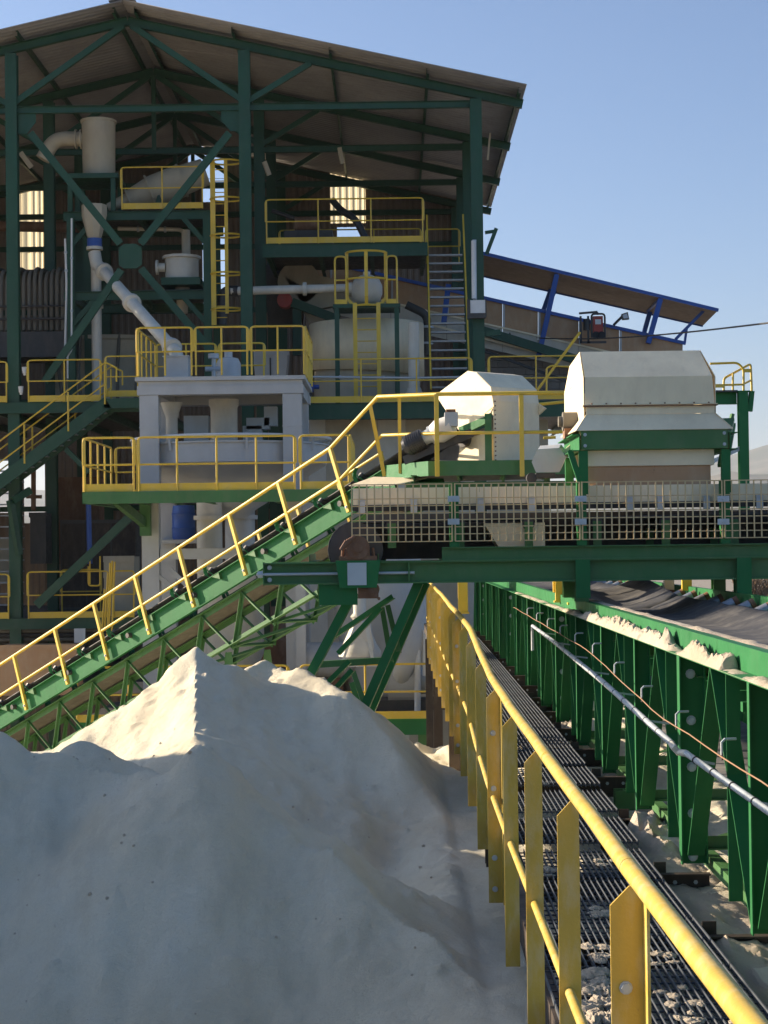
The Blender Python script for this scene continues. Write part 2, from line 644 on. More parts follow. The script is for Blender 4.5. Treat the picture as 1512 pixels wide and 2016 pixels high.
for k in range(20):
    y = 4.42-2.95+k*1.475
    main = (k-2) % 4 == 0
    p = (XR, y, railz(y)-.012)
    o = inst('angle_post' if main else 'flat_post', mpm if main else fp, rail, p)
    if main:
        for z in (-.26, -.58, -.98, -1.16):
            inst('bolt', bbm, o, V(p)+V((0, 0, z)))

# ------------------------------------------------------------------ receding belt conveyor (right)
XC = 1.62
conv = thing('belt_conveyor', 'long green belt conveyor running straight away from the camera beside the grating walkway', 'conveyor', (2.3, 20, WZ))


def cz(y):
    return 7.345-.0030*(y-8)


Y0, Y1 = 5.6, 37.0
seg = [5.6+i*3.925 for i in range(9)]
for a, b in zip(seg, seg[1:]):
    e = .004
    MB().box(XC, XC+.10, a, b-e, 0, .009).v
    m = MB()
    m.prof((XC+.05, a, cz(a)), (XC+.05, b-e, cz(b)), [(-.05, -.009), (.05, -.009), (.05, 0), (-.05, 0)])
    m.build('ledge_plate', GREEN, conv)
    MB().chan((XC+.10, a, cz(a)+.06), (XC+.10, b-e, cz(b)+.06), .055, .125, .008).build('stringer', GREEN, conv)
    MB().chan((3.05, a, cz(a)+.10), (3.05, b-e, cz(b)+.10), .055, .18, .008).build('stringer', GREEN, conv)
    MB().angle((XC+.16, a, cz(a)-1.16), (XC+.16, b-e, cz(b)-1.16), .07, .009, 1, -1).build('bottom_chord', GREEND, conv)
    MB().angle((3.05, a, cz(a)-1.17), (3.05, b-e, cz(b)-1.17), .09, .009).build('bottom_chord', GREEND, conv)


def post_mesh(w, d, name):
    """C-channel post, web facing the camera side (-Y), flanges towards -Y"""
    m = MB()
    H = 1.15
    m.prof((0, 0, -H), (0, 0, 0), [(0, 0), (w, 0), (w, -d), (w-.007, -d), (w-.007, -.007), (.007, -.007), (.007, -d), (0, -d)], V((0, 1, 0)))
    return m.mesh(name, GREEN)


def up_prof(m, x0, x1, y0, y1, z0, z1):
    return m.box(x0, x1, y0, y1, z0, z1)


def cpost(w, d, H=1.16):
    m = MB()
    m.box(0, w, -.007, 0, -H, 0)
    m.box(0, .007, -d, -.0072, -H, 0)
    m.box(w-.007, w, -d, -.0072, -H, 0)
    return m


pm = cpost(.105, .05).mesh('truss_post', GREEN)
spm = MB().box(0, .13, -.012, 0, -1.18, .004).box(-.009, -.0002, -.05, 0, -1.18, .004).box(.1302, .139, -.06, 0, -1.18, .004).mesh('splice_plate', GREEN)
sbm = MB().bolt((.06, -.0125, 0), (0, -1, 0), .021, .018).mesh('bolt', GALV)
BAY = 1.95
k = 0
y = 6.3
while y < 36.5:
    z = cz(y)-.011
    if k % 4 == 2:
        o = inst('splice_plate', spm, conv, (XC+.005, y, z))
        for dz in (-.10, -.365, -.63, -.895, -1.14):
            inst('bolt', sbm, o, (XC+.005, y, z+dz))
        inst('truss_post', pm, conv, (XC+.01, y+.13, z))
    else:
        inst('truss_post', pm, conv, (XC+.004, y, z))
    inst('truss_post', pm, conv, (3.06, y, z))
    H = 1.13
    for (ya, yb, dx) in ((y+BAY*.52, y+.05, .0), (y+BAY*.56, y+BAY-.06, .012)):
        for X in (XC+.012, 3.07):
            MB().bar((X+.05+dx, ya, z-.005), (X+.05+dx, yb, z-H), .095, .009, V((0, 0, 1))).build('diagonal', GREEN, conv)
    # half-height stiffeners as in the photograph
    MB().bar((XC+.05, y+BAY*.30, z-.004), (XC+.05, y+BAY*.30, z-H), .07, .007, V((0, 1, 0))).build('stiffener', GREEN, conv)
    MB().angle((XC+.10, y+.02, z-1.10), (3.05, y+.02, z-1.10), .07, .008).build('cross_tie', GREEND, conv)
    MB().angle((XC+.10, y+.02, z-.12), (3.05, y+.02, z-.12), .07, .008).build('cross_tie', GREEND, conv)
    MB().bar((XC+.12, y+.06, z-1.08), (3.03, y+BAY-.1, z-1.08), .05, .008).build('floor_brace', GREEND, conv)
    y += BAY
    k += 1
# belt: three-roll trough
m = MB()
nb_ = 90
for i in range(nb_+1):
    y = Y0+(Y1-Y0)*i/nb_
    sag = .012*math.sin(y*2*math.pi/1.4)
    for j, (x, dz) in enumerate([(1.80, .115), (1.95, .055), (2.12, .005), (2.32, -.002), (2.52, .006), (2.68, .07), (2.80, .125)]):
        m.v.append(V((x, y, cz(y)+dz+sag*(1 if 1 < j < 5 else .4)+.004*noise.noise(V((x*3, y*2, 0))))))
for i in range(nb_):
    for j in range(6):
        k = i*7+j
        m.f.append((k, k+1, k+8, k+7))
ob = m.build('belt', BELT, conv)
sd = ob.modifiers.new('s', 'SOLIDIFY')
sd.thickness = .012
m = MB()
for i in range(40):
    y = Y0+(Y1-Y0)*i/39
    for x, in ((1.95,), (2.68,)):
        m.v.append(V((x, y, cz(y)-.75)))
for i in range(39):
    m.f.append((2*i, 2*i+1, 2*i+3, 2*i+2))
ob = m.build('return_belt', BELT, conv)
sd = ob.modifiers.new('s', 'SOLIDIFY')
sd.thickness = .012
ROLL = paint('roller_steel', (.34, .37, .42), .4, (.4, .33, .25), .4, metal=.5)
r1 = MB().cyl((2.56, 0, -.045), (2.98, 0, .16), .05, n=14).mesh('wing_roller', ROLL)
r2 = MB().cyl((2.985, 0, .162), (3.02, 0, .180), .048, n=12).mesh('roller_end', RUST)
r3 = MB().cyl((2.08, 0, -.075), (2.54, 0, -.075), .05, n=14).mesh('centre_roller', ROLL)
r4 = MB().cyl((2.06, 0, -.045), (1.76, 0, .075), .05, n=14).mesh('wing_roller', ROLL)
br = MB().bar((1.78, .0, -.16), (3.04, .0, -.16), .06, .05).bar((2.95, .06, -.16), (3.03, .06, .17), .01, .07, V((0, 1, 0))).mesh('idler_bracket', GREEN)
y = 6.3
while y < 36:
    z = cz(y)-.05
    inst('idler_bracket', br, conv, (0, y, z))
    inst('centre_roller', r3, conv, (0, y, z))
    inst('wing_roller', r4, conv, (0, y, z))
    o = inst('wing_roller', r1, conv, (0, y, z))
    inst('roller_end', r2, o, (0, y, z))
    y += .72
# legs of the conveyor down to the yard
for y in (7.5, 13.2, 18.9, 24.6, 30.3, 36):
    for x in (1.68, 3.1):
        MB().ibeam((x, y, -.2), (x, y, cz(y)-1.18), .14, .14, .01, V((0, 1, 0))).build('leg', GREEND, conv)
for y in (4.5, 12, 20, 28, 35):
    for x in (.66, 1.44):
        MB().ibeam((x, y, -.2), (x, y, WZ-.19+rise(y)), .14, .14, .01, V((0, 1, 0))).build('leg', BROWN, walk)

# services along the conveyor side
pipe = thing('air_pipe', 'grey service pipe with dark clips and an elbow along the conveyor side', 'pipe', (1.5, 14, 6.8))
pl = [(1.545, 5.0, 6.87), (1.545, 9.55, 6.855)]
MB().tube(pl, .017, 12).build('pipe_run', GALV, pipe)
MB().tube([(1.545, 9.5, 6.855), (1.52, 9.62, 6.85), (1.50, 9.62, 6.87), (1.50, 9.74, 6.885)], .019, 12).build('elbow', PIPEW, pipe)
far = [(1.50, 9.72, 6.885), (1.50, 12.8, 6.97), (1.50, 17.0, 7.045), (1.50, 19.4, 7.07)]
MB().tube(far, .019, 12).build('pipe_run', GALV, pipe)
MB().tube([(1.50, 19.4, 7.07), (1.50, 19.45, 7.06), (1.50, 19.45, 6.8)], .016, 10).build('drop_pipe', GALV, pipe)
for k in range(26):
    y = 6.2+k*.5
    if y < 9.4:
        p = V((1.545, y, 6.87-.0033*(y-5)))
    else:
        for a, b in zip(far, far[1:]):
            if a[1] <= y <= b[1]:
                p = V(a).lerp(V(b), (y-a[1])/(b[1]-a[1]))
    MB().cyl(p-V((0, .006, 0)), p+V((0, .006, 0)), .0215, n=12).build('clip', STEEL, pipe)
    if k % 3 == 0:
        MB().bar(p, (XC+.02, y, p.z-.02), .012).build('bracket', GALV, pipe)
cord = thing('pull_cord', 'thin orange emergency pull cord strung along the conveyor side', 'cord', (1.5, 14, 7))
pts = []
for k in range(40):
    y = 5.2+k*.45
    pts.append((1.52, y, 6.985+.62*rise(y)*1.6-.008*abs(math.sin(y*1.7))))
MB().tube(pts, .0036, 6).build('rope', ORANGE, cord)
for k in range(11):
    y = 7.05+k*1.35
    z = 6.985+rise(y)
    MB().tube([(1.60, y, z+.07), (1.545, y-.01, z+.07), (1.53, y-.01, z+.055), (1.53, y-.01, z-.005)], .0065, 8).build('eye_bolt', GALV, cord)
    t = MB()
    t.tube([(1.53+.0*q, y-.01+.016*math.cos(q*.785), z-.01+.016*math.sin(q*.785)) for q in range(8)], .004, 6, closed=True)
    t.build('eye', STEEL, cord)

# spilled sand on the conveyor ledge, the belt edge, the grating and the beams
def sand_strip(name, label, x0, x1, y0, y1, zf, amp, cover, seed, dy=.013, nx=8, fq=5.):
    """rough crumbly strip of sand; cover(y) scales its height"""
    m = MB()
    ny = int((y1-y0)/dy)
    for j in range(ny+1):
        y = y0+(y1-y0)*j/ny
        c_ = cover(y)
        for i in range(nx+1):
            u = i/nx
            x = x0+(x1-x0)*u
            prof_ = max(0, 1-abs(2*u-1)**2.5)
            q = V((x*fq*1.8, y*fq, seed))
            h = .62+.55*noise.fractal(q, 1, 2, 4)+.22*noise.noise(V((x*40, y*26, seed)))
            m.v.append(V((x, y, zf(y)+max(-.004, amp*c_*prof_*max(0, h)-.003))))
    for j in range(ny):
        for i in range(nx):
            k = j*(nx+1)+i
            m.f.append((k, k+1, k+nx+2, k+nx+1))
    return tag(m.build(name, SANDL), label, kind='stuff')


def ledge_cover(y):
    v = noise.noise(V((y*1.1, 0, 3)))+.52
    f = 1 if 8.6 < y < 13.5 else (.25 if y < 8.6 else max(.15, 1-(y-13.5)/5))
    if 8.35 < y < 8.9:
        f *= .1
    return max(0, min(1, v*2.2))*f


sand_strip('spilled_sand', 'crumbly heaps of sand spilled along the conveyor ledge', XC-.004, XC+.098, 7.0, 24, cz, .115, ledge_cover, 3)
sand_strip('belt_edge_sand', 'thin crust of sand lying along the near edge of the belt', 1.785, 1.90, 6.5, 17, lambda y: cz(y)+.112, .022, lambda y: max(0, min(1, .6+noise.noise(V((y*2, 1, 5))))), 5, .03)
sp = []
for (px, py_, n_, s) in ((1190, 1790, 9, .55), (1220, 1800, 6, .5), (1190, 1875, 10, .7), (1165, 1935, 14, 1.3), (1185, 1990, 10, 1.2), (1300, 1880, 7, .6), (1330, 1960, 6, .5), (1355, 1990, 5, .5), (1200, 1700, 4, .5), (1420, 2010, 4, .5), (1090, 1570, 3, .5), (1075, 1720, 5, .8)):
    d = RC @ V(((px-756)/F, -(py_-1008)/F, -1))
    p = CAM+d*((WZ-8)/d.z)
    for q in range(n_):
        sp.append((min(1.42, max(.70, p.x+random.uniform(-.07, .07))), p.y+random.uniform(-.16, .16), WZ+rise(p.y)-.006, random.uniform(.02, .05)*(.6+s*.5), random.uniform(.02, .06)*(.6+s*.5), random.uniform(.012, .035)*s))
clumps('walkway_sand', 'patches of damp sand trodden onto the walkway grating', sp, 8)
sand_strip('beam_sand', 'caked sand heaped between the walkway beams and the conveyor foot', 1.43, 1.92, 5.2, 24, lambda y: WZ-.13, .26, lambda y: max(0, min(1, .45+1.3*noise.noise(V((y*.55, 0, 7))))), 11, .03, 16, 2.4)

# ------------------------------------------------------------------ crossing conveyor with mesh guard
YC = 16.0
cross = thing('crossing_conveyor', 'green conveyor crossing overhead behind a wire mesh guard, tail pulley at its left end', 'conveyor', at(1100, 1143, YC))
zb = at(1000, 1124, YC).z
xL = at(521, 1124, YC).x
xR = 5.6
for dy, nm in ((0, 'main_beam'), (1.25, 'main_beam')):
    MB().chan((xL, YC+dy, zb), (xR, YC+dy, zb), .08, .185, .010, -1 if dy == 0 else 1).build(nm, GREEND, cross)
# take-up opening: flanges face the camera at the tail end
MB().box(xL-.012, xL-.0005, YC-.05, YC+.02, zb-.105, zb+.105).build('end_plate', GREEND, cross)
xs1 = at(805, 1124, YC).x
MB().box(xs1-.006, xs1+.006, YC-.072, YC-.011, zb-.082, zb+.082).build('stiffener', GREEND, cross)
for dz in (.0925, -.0925):
    MB().box(xL, xR, YC-.075, YC-.0015, zb+dz-.006, zb+dz+.006).build('flange', GREEND, cross)
MB().tube([(xL-.07, YC-.04, zb-.005), (xs1+.05, YC-.04, zb-.005)], .014, 10).build('take_up_screw', GALV, cross)
MB().cyl((xL-.06, YC-.04, zb-.005), (xL-.014, YC-.04, zb-.005), .034, n=6).build('nut', GALV, cross)
for dz in (.055, -.055):
    MB().bolt((xL+.045, YC-.012, zb+dz), (0, -1, 0), .016, .02).build('bolt', GALV, cross)
zu = at(1200, 1087, YC).z
MB().chan((at(870, 1087, YC).x, YC-.01, zu), (xR, YC-.01, zu), .07, .125, .01, 1).build('upper_beam', GREEND, cross)
MB().chan((at(870, 1087, YC).x, YC+1.25, zu), (xR, YC+1.25, zu), .07, .125, .01, 1).build('upper_beam', GREEND, cross)
# pulley, bearing
xp = at(705, 1080, YC).x
zp = at(705, 1078, YC).z
MB().cyl((xp-.02, YC+.1, zp-.02), (xp-.02, YC+1.15, zp-.02), .245, n=28).build('tail_pulley', STEEL, cross)
hb = MB()
hb.box(xp-.17, xp+.17, YC-.11, YC+.02, zp-.115, zp-.075)
hb.cyl((xp, YC-.13, zp), (xp, YC+.02, zp), .105, n=20).cyl((xp, YC-.15, zp), (xp, YC-.131, zp), .045, n=14)
hb.box(xp-.105, xp+.105, YC-.10, YC+.01, zp-.0745, zp-.01)
for dx in (-.14, -.1, .14):
    hb.cyl((xp+dx, YC-.06, zp-.0745), (xp+dx*.95, YC-.06, zp-.005), .014, n=8)
for q in range(5):
    hb.cyl((xp-.15+.02*q, YC-.13, zp-.02+.02*q), (xp-.10+.02*q, YC-.125, zp+.06+.01*q), .018, n=7)
hb.build('bearing_housing', RUST, cross)
hp = MB()
hp.plate([(xp-.20, YC-.125, zp-.118), (xp+.20, YC-.125, zp-.118), (xp+.165, YC-.125, zp-.36), (xp-.165, YC-.125, zp-.36)], (0, .012, 0))
hp.box(xp-.20, xp+.20, YC-.125, YC+.04, zp-.118, zp-.1155)
hp.build('bearing_bracket', GREEN, cross)
MB().box(xp-.095, xp+.075, YC-.135, YC-.126, zp-.335, zp-.135).build('slide_plate', GALV, cross)
x2 = at(672, 1170, YC).x
MB().box(at(628, 1170, YC).x, at(704, 1170, YC).x, YC-.03, YC-.018, at(670, 1191, YC).z, at(670, 1150, YC).z).build('scraper_plate', GREEN, cross)
sc_ = MB()
sc_.cyl((at(735, 1165, YC).x, YC-.08, at(735, 1165, YC).z), (at(735, 1165, YC).x, YC+.9, at(735, 1165, YC).z), .05, n=12)
sc_.box(at(705, 1165, YC).x, at(745, 1165, YC).x, YC-.05, YC+.05, at(720, 1178, YC).z, at(720, 1152, YC).z)
for q in range(4):
    sc_.cyl((at(728+q*6, 1160+q*5, YC).x, YC-.12, at(728, 1160+q*6, YC).z), (at(728+q*6, 1160+q*5, YC).x, YC-.05, at(728, 1160+q*6, YC).z), .014, n=8)
sc_.build('belt_scraper', RUST, cross)
# belt loop
zt = at(1000, 1010, YC).z
m = MB()
lp = [(xR, zt)]
lp += [(xp-.02-.26*math.sin(a*math.pi/10), zp-.02+.26*math.cos(a*math.pi/10)) for a in range(11)]
lp[1] = (xp+.1, zt-.06)
lp += [(xp+.6, zp-.2), (xR, zp-.2)]
for i, (x, z) in enumerate(lp):
    m.v += [V((x, YC+.14, z)), V((x, YC+1.10, z))]
for i in range(len(lp)-1):
    m.f.append((2*i, 2*i+1, 2*i+3, 2*i+2))
ob = m.build('belt', BELT, cross)
sd = ob.modifiers.new('s', 'SOLIDIFY')
sd.thickness = .014
# cream skirt boards and their clamps
za, zc = at(1000, 957, YC).z, at(1000, 993, YC).z
x0 = at(694, 975, YC).x
for a, b in zip([x0, x0+1.15, x0+2.5, x0+3.9, x0+5.2], [x0+1.147, x0+2.497, x0+3.897, x0+5.197, xR]):
    MB().box(a, b, YC+.13, YC+.14, zc, za).build('skirt_board', CREAM, cross)
    MB().box(a, b, YC+1.1, YC+1.11, zc, za-.02).build('skirt_board', CREAM, cross)
    MB().box(a, b, YC+.115, YC+.129, zc-.045, zc+.012).build('rubber_strip', RUBBER, cross)
for px in (712, 815, 948, 1048, 1243, 1304, 1395, 1500):
    x = at(px, 990, YC).x
    MB().box(x-.03, x+.03, YC+.088, YC+.1145, zc-.06, zc+.05).box(x-.035, x+.035, YC+.09, YC+.125, zc+.052, zc+.066).build('clamp', GALV, cross)
for k in range(9):
    x = x0+.35+k*.62
    MB().cyl((x, YC+.12, zt-.10), (x, YC+1.1, zt-.10), .055, n=14).build('roller', STEEL, cross)
    MB().bar((x, YC+.11, zt-.08), (x, YC+.11, zu+.06), .075, .012, V((0, 1, 0))).build('idler_post', GREEND, cross)
    MB().bar((x, YC+1.13, zt-.08), (x, YC+1.13, zu+.06), .075, .012, V((0, 1, 0))).build('idler_post', GREEND, cross)
# guard posts with clips
for px in (893, 1143, 1424):
    x = at(px, 1000, YC).x
    q = MB()
    q.box(x-.042, x+.042, YC-.10, YC-.02, zu+.064, za+.03)
    q.build('guard_post', GREEN, cross)
    for py_ in (982, 1027):
        p = at(px, py_, YC-.13)
        MB().box(p.x-.052, p.x+.052, YC-.142, YC-.128, p.z-.026, p.z+.026).bolt((p.x, YC-.142, p.z), (0, -1, 0), .011, .012).build('mesh_clip', GALV, cross)
# mesh panels
pitch = .0667
ztop = at(1000, 951, YC-.12).z
zbot = at(1000, 1064, YC-.12).z
for pa, pb_ in ((692, 890), (896, 1141), (1146, 1422), (1427, 1700)):
    xa, xb = at(pa, 1000, YC-.12).x, at(pb_, 1000, YC-.12).x
    nx = round((xb-xa)/pitch)
    m = MB()
    for i in range(nx+1):
        x = xa+(xb-xa)*i/nx+random.uniform(-.002, .002)
        m.box(x-.006, x+.006, YC-.126, YC-.117, zbot, ztop)
    nz_ = 8
    for j in range(nz_+1):
        z = zbot+(ztop-zbot)*j/nz_
        if j == nz_-1:
            continue
        m.box(xa-.004, xb+.004, YC-.1168, YC-.109, z-.0045, z+.0045)
    o = m.build('mesh_panel', MESHW, cross)
    o['kind'] = 'stuff'
# portal legs standing on the receding conveyor
for px, nm in ((1146, 'portal_leg'), (1462, 'portal_leg')):
    x = at(px, 1140, YC).x
    MB().ibeam((x, YC+.06, cz(YC)+.125), (x, YC+.06, zb-.094 if px > 1300 else zb-.094), .12, .13, .01, V((0, 1, 0))).build(nm, GREEND, cross)
    MB().box(x-.065, x+.065, YC-.085, YC-.076, cz(YC)+.16, zu-.064).build('face_plate', GREEN, cross)
    MB().ibeam((x, YC+1.2, cz(YC)+.125), (x, YC+1.2, zb-.094), .12, .13, .01, V((0, 1, 0))).build(nm, GREEND, cross)
# hopper pan behind the mesh
p0, p1 = at(950, 1030, YC+.4), at(1069, 1030, YC+.4)
zA, zB = at(1000, 1030, YC+.4).z, at(1000, 1078, YC+.4).z
MB().plate([(p0.x, YC+.2, zA), (p1.x, YC+.2, zA), (p1.x, YC+.2, zB), (p0.x+.14, YC+.2, zB)], (0, .5, 0)).build('drip_pan', CREAM, cross)
MB().box(x0+.1, xR, YC+1.16, YC+1.18, zu-.05, zt+.02).build('dark_backing', STEEL, cross)  # added dark sheet that makes the gap behind the mesh look dark
# cross ties and bracing under the belt
for k in range(10):
    x = xL+.4+k*.62
    MB().angle((x, YC+.0, zb+.1), (x, YC+1.25, zb+.1), .07, .008).build('cross_tie', GREEND, cross)
tp = thing('belt_plough', 'green cross tube with dark rubber hood over the receding belt under the crossing beam', 'plough', (2.4, 19.0, 7.5))
MB().tube([(1.72, 19.0, 7.66), (3.05, 19.0, 7.66)], .05, 12).build('cross_tube', GREEN, tp)
MB().box(1.80, 3.0, 19.1, 20.6, 7.72, 7.98).build('hood_box', RUBBER, tp)
MB().box(1.78, 3.02, 19.08, 19.098, 7.90, 8.0).build('rim', RUST, tp)
for x in (1.86, 2.92):
    MB().box(x-.05, x+.05, 18.9, 19.0, 7.46, 7.80).build('bearing_block', DUCT, tp)
for x in (2.30, 2.42):
    MB().cyl((x, 18.98, 7.715), (x, 18.98, 7.80), .045, n=10).build('knob', SANDL, tp)
m = MB()
for i in range(13):
    for j in range(9):
        u = j/8
        m.v.append(V((1.80+u*1.0, 17.6+i*.22, cz(18)+.13-.16*math.sin(math.pi*u)+.02*math.sin(i*1.1)*math.sin(math.pi*u)+.012*i)))
for i in range(12):
    for j in range(8):
        k = i*9+j
        m.f.append((k, k+1, k+10, k+9))
ob = m.build('rubber_apron', BELT, tp)
sd = ob.modifiers.new('s', 'SOLIDIFY')
sd.thickness = .012
for x in (1.70, 3.04):
    MB().box(x-.05, x+.05, 18.5, 18.56, 7.46, 7.95).build('yellow_guard', YEL, tp)
# trestle legs of the tail end, leaning down to the left
tr = thing('trestle', 'green angle-iron trestle with leaning legs and lattice braces carrying the crossing conveyor tail', 'trestle', at(700, 1400, YC+.4))
for (a, b, y) in (((692, 1190), (556, 1450), .15), ((832, 1150), (706, 1440), .15), ((845, 1150), (716, 1450), 1.2)):
    A, B = at(a[0], a[1], YC+y), at(b[0], b[1], YC+y)
    B = A+(B-A)*2.6
    MB().angle(A, B, .082, .010, 1, -1, V((0, -1, .3))).build('leg', GREEN, tr)
for (a, b) in (((775, 1178), (650, 1262)), ((752, 1200), (668, 1290)), ((690, 1305), (570, 1425)), ((696, 1322), (590, 1440))):
    A, B = at(a[0], a[1], YC+.3), at(b[0], b[1], YC+.5)
    MB().angle(A, B, .045, .006, 1, -1, V((0, -1, .3))).build('brace', GREEN, tr)
for (a, b) in (((757, 1195), (775, 1300)), ((768, 1190), (790, 1280)), ((700, 1320), (735, 1420)), ((697, 1342), (728, 1440))):
    A, B = at(a[0], a[1], YC+1.2), at(b[0], b[1], YC+.9)
    MB().angle(A, B, .05, .007, 1, -1, V((0, -1, .3))).build('brace', GREEND, tr)
MB().bar(at(630, 1308, YC+.6), at(760, 1300, YC+.6), .05, .06).build('tie', GREEND, tr)

# transfer hood above the crossing conveyor
hood = thing('transfer_hood', 'large cream sheet-metal transfer hood on a green frame above the mesh guard', 'hood', at(1270, 945, YC+.2))
yF = YC+.18


def hx(px, py_, y=None):
    return at(px, py_, y or yF)


# side profile (distance from front, z) of the upper hood and its panels
zt0, zt1, zt2, zt3, zt4 = (hx(1270, q).z for q in (682, 742, 796, 848, 886))
xa, xb = hx(1151, 780).x, hx(1407, 780).x
Wd = 1.5
front = [(xa, zt2), (xa-.015, zt1), (xa-.035, zt0)]


def quad(name, pts, t, mat=CREAM, par=hood):
    pts = [V(p) for p in pts]
    nrm = (pts[1]-pts[0]).cross(pts[2]-pts[0]).normalized()*t
    return MB().plate(pts, nrm).build(name, mat, par)


xt0, xt1 = hx(1152, 680).x, hx(1392, 680).x
y1, y0_ = yF, yF+.40
quad('front_panel', [(xa, y1, zt2), (xb, y1, zt2), (xb-.02, y1, zt1), (xa+.005, y1, zt1)], -.006)
quad('front_panel', [(xa+.005, y1, zt1+.002), (xb-.02, y1, zt1+.002), (xt1, y0_, zt0), (xt0, y0_, zt0)], -.006)
quad('top_panel', [(xt0, y0_, zt0), (xt1, y0_, zt0), (xt1, yF+Wd-.25, zt0-.05), (xt0, yF+Wd-.25, zt0-.05)], -.006)
yb_k = yF+Wd
for xs_, xt_, sg in ((xa-.004, xt0-.004, -1), (xb+.004, xt1+.004, 1)):
    MB().plate([(xs_, y1, zt3-.02), (xs_, y1, zt1), (xs_+sg*.03, yb_k, zt1-.02), (xs_+sg*.03, yb_k, zt3-.02)], (sg*.006, 0, 0)).build('side_panel', CREAM, hood)
    MB().plate([(xs_, y1, zt1+.001), (xt_, y0_, zt0), (xt_+sg*.01, yb_k-.25, zt0-.05), (xs_+sg*.03, yb_k, zt1-.018)], (sg*.006, 0, 0)).build('side_panel', CREAM, hood)
MB().box(xa-.03, xb+.03, yb_k, yb_k+.006, zt3-.02, zt1-.02).build('rear_panel', CREAM, hood)
MB().box(xa-.02, xb+.02, y1-.05, y1+.02, zt2-.006, zt2).build('flange_strip', CREAM, hood)
MB().box(xa-.02, xb+.02, y1-.05, y1+.02, zt2-.020, zt2-.0125).build('flange_strip', RUST, hood)
for k in range(9):
    x = xa+.06+k*(xb-xa-.12)/8
    MB().cyl((x, y1-.03, zt2), (x, y1-.03, zt2+.014), .008, n=6).build('bolt', RUST, hood)
quad('front_panel', [(xa+.01, y1-.02, zt2-.0205), (xb-.005, y1-.02, zt2-.0205), (xb-.005, y1-.02, hx(1270, 815).z), (xa+.01, y1-.02, hx(1270, 815).z)], .006)
zz = hx(1270, 815).z
quad('apron_panel', [(xa+.01, y1-.021, zz-.002), (xb-.005, y1-.021, zz-.002), (xb+.13, y1-.16, zt3), (xa-.10, y1-.16, zt3)], .006)
quad('apron_panel', [(xa+.01, y1-.03, zz), (xa-.10, y1-.165, zt3), (xa-.14, y1+.9, zt3), (xa-.01, y1+.9, zz)], .006)
quad('apron_panel', [(xb-.005, y1-.03, zz), (xb+.13, y1-.165, zt3), (xb+.16, y1+.9, zt3), (xb+.01, y1+.9, zz)], .006)
xg0, xg1 = hx(1141, 865).x, hx(1428, 865).x
MB().chan((xg0, yF-.14, (zt3+zt4)/2), (xg1, yF-.14, (zt3+zt4)/2), .07, zt3-zt4-.006, .009, -1).build('frame_beam', GREEND, hood)
MB().chan((xg0, yF+1.2, (zt3+zt4)/2), (xg1, yF+1.2, (zt3+zt4)/2), .07, zt3-zt4-.006, .009, -1).build('frame_beam', GREEND, hood)
MB().chan((xg0-.012, yF-.16, (zt3+zt4)/2-.02), (xg0-.012, yF+1.25, (zt3+zt4)/2-.02), .07, zt3-zt4-.02, .009, -1).build('frame_beam', GREEN, hood)
MB().chan((xg1+.012, yF-.16, (zt3+zt4)/2-.02), (xg1+.012, yF+1.25, (zt3+zt4)/2-.02), .07, zt3-zt4-.02, .009, 1).build('frame_beam', GREEN, hood)
for x in (xg0+.035, xg1-.035):
    for dz in (.05, -.05):
        MB().bolt((x, yF-.14-.0005, (zt3+zt4)/2+dz), (0, -1, 0), .012, .012).build('bolt', GALV, hood)
z5, z6 = hx(1270, 917).z, hx(1270, 948).z
MB().box(xa+.0, xb-.02, yF-.04, yF+1.1, z5, zt4-.002).build('chute_skirt', CREAM, hood)
MB().box(xa+.02, xb-.05, yF-.02, yF+1.05, z6-.04, z5-.002).build('chute_throat', SKIRT, hood)
for x in (xg0+.02, xg1-.02):
    MB().bar((x, yF-.1, zt4-.005), (x, yF-.1, za-.08), .08, .06, V((0, 1, 0))).build('leg', GREEN, hood)
    MB().bar((x, yF+1.18, zt4-.005), (x, yF+1.18, za-.08), .08, .06, V((0, 1, 0))).build('leg', GREEN, hood)
MB().bar((xg0+.0, yF-.10, za), (xg0-.10, yF-.10, zt4), .05, .05).build('brace', GREEN, hood)
MB().bar((xg1+.02, yF+.3, zt4+.02), (xg1+.16, yF+.7, zt2-.1), .12, .03).build('brace', GREEND, hood)
MB().bar((xg1+.03, yF+.3, zt4-.14), (xg1+.22, yF+.9, zt4+.28), .10, .03).build('brace', GREEND, hood)
# dusty drive guard left of the hood
mo = thing('pulley_bearing', 'dusty rusted pulley bearing sticking out left of the large hood', 'bearing', hx(1122, 860))
p = hx(1120, 830, yF+.5)
MB().cyl(p+V((-.06, 0, .0)), p+V((.16, 0, 0)), .09, n=14).cyl(p+V((-.10, 0, 0)), p+V((-.061, 0, 0)), .05, n=12).build('housing', DUSTPLATE, mo)
MB().box(p.x-.05, p.x+.12, p.y-.1, p.y+.1, p.z-.16, p.z-.07).build('base', RUST, mo)
fl = thing('chute_motor', 'crumpled pale grey motor cover hanging beside the large hood frame', 'motor', hx(1075, 945))
p = hx(1080, 905, yF+.6)
q = MB()
q.plate([(p.x-.16, p.y, p.z-.02), (p.x-.10, p.y, p.z+.10), (p.x+.10, p.y, p.z+.11), (p.x+.17, p.y, p.z+.03), (p.x+.10, p.y, p.z-.12), (p.x-.12, p.y, p.z-.12)], (.05, .32, .05))
q.build('cover', GALV, fl)
MB().box(p.x-.12, p.x+.06, p.y-.02, p.y+.2, p.z-.17, p.z-.125).cyl((p.x-.16, p.y, p.z-.17), (p.x-.16, p.y+.1, p.z-.17), .05, n=12).build('base', STEEL, fl)
MB().bar((p.x+.10, p.y+.1, p.z+.02), (xg0+.02, p.y+.1, p.z+.16), .10, .03).build('chute', CREAM, fl)

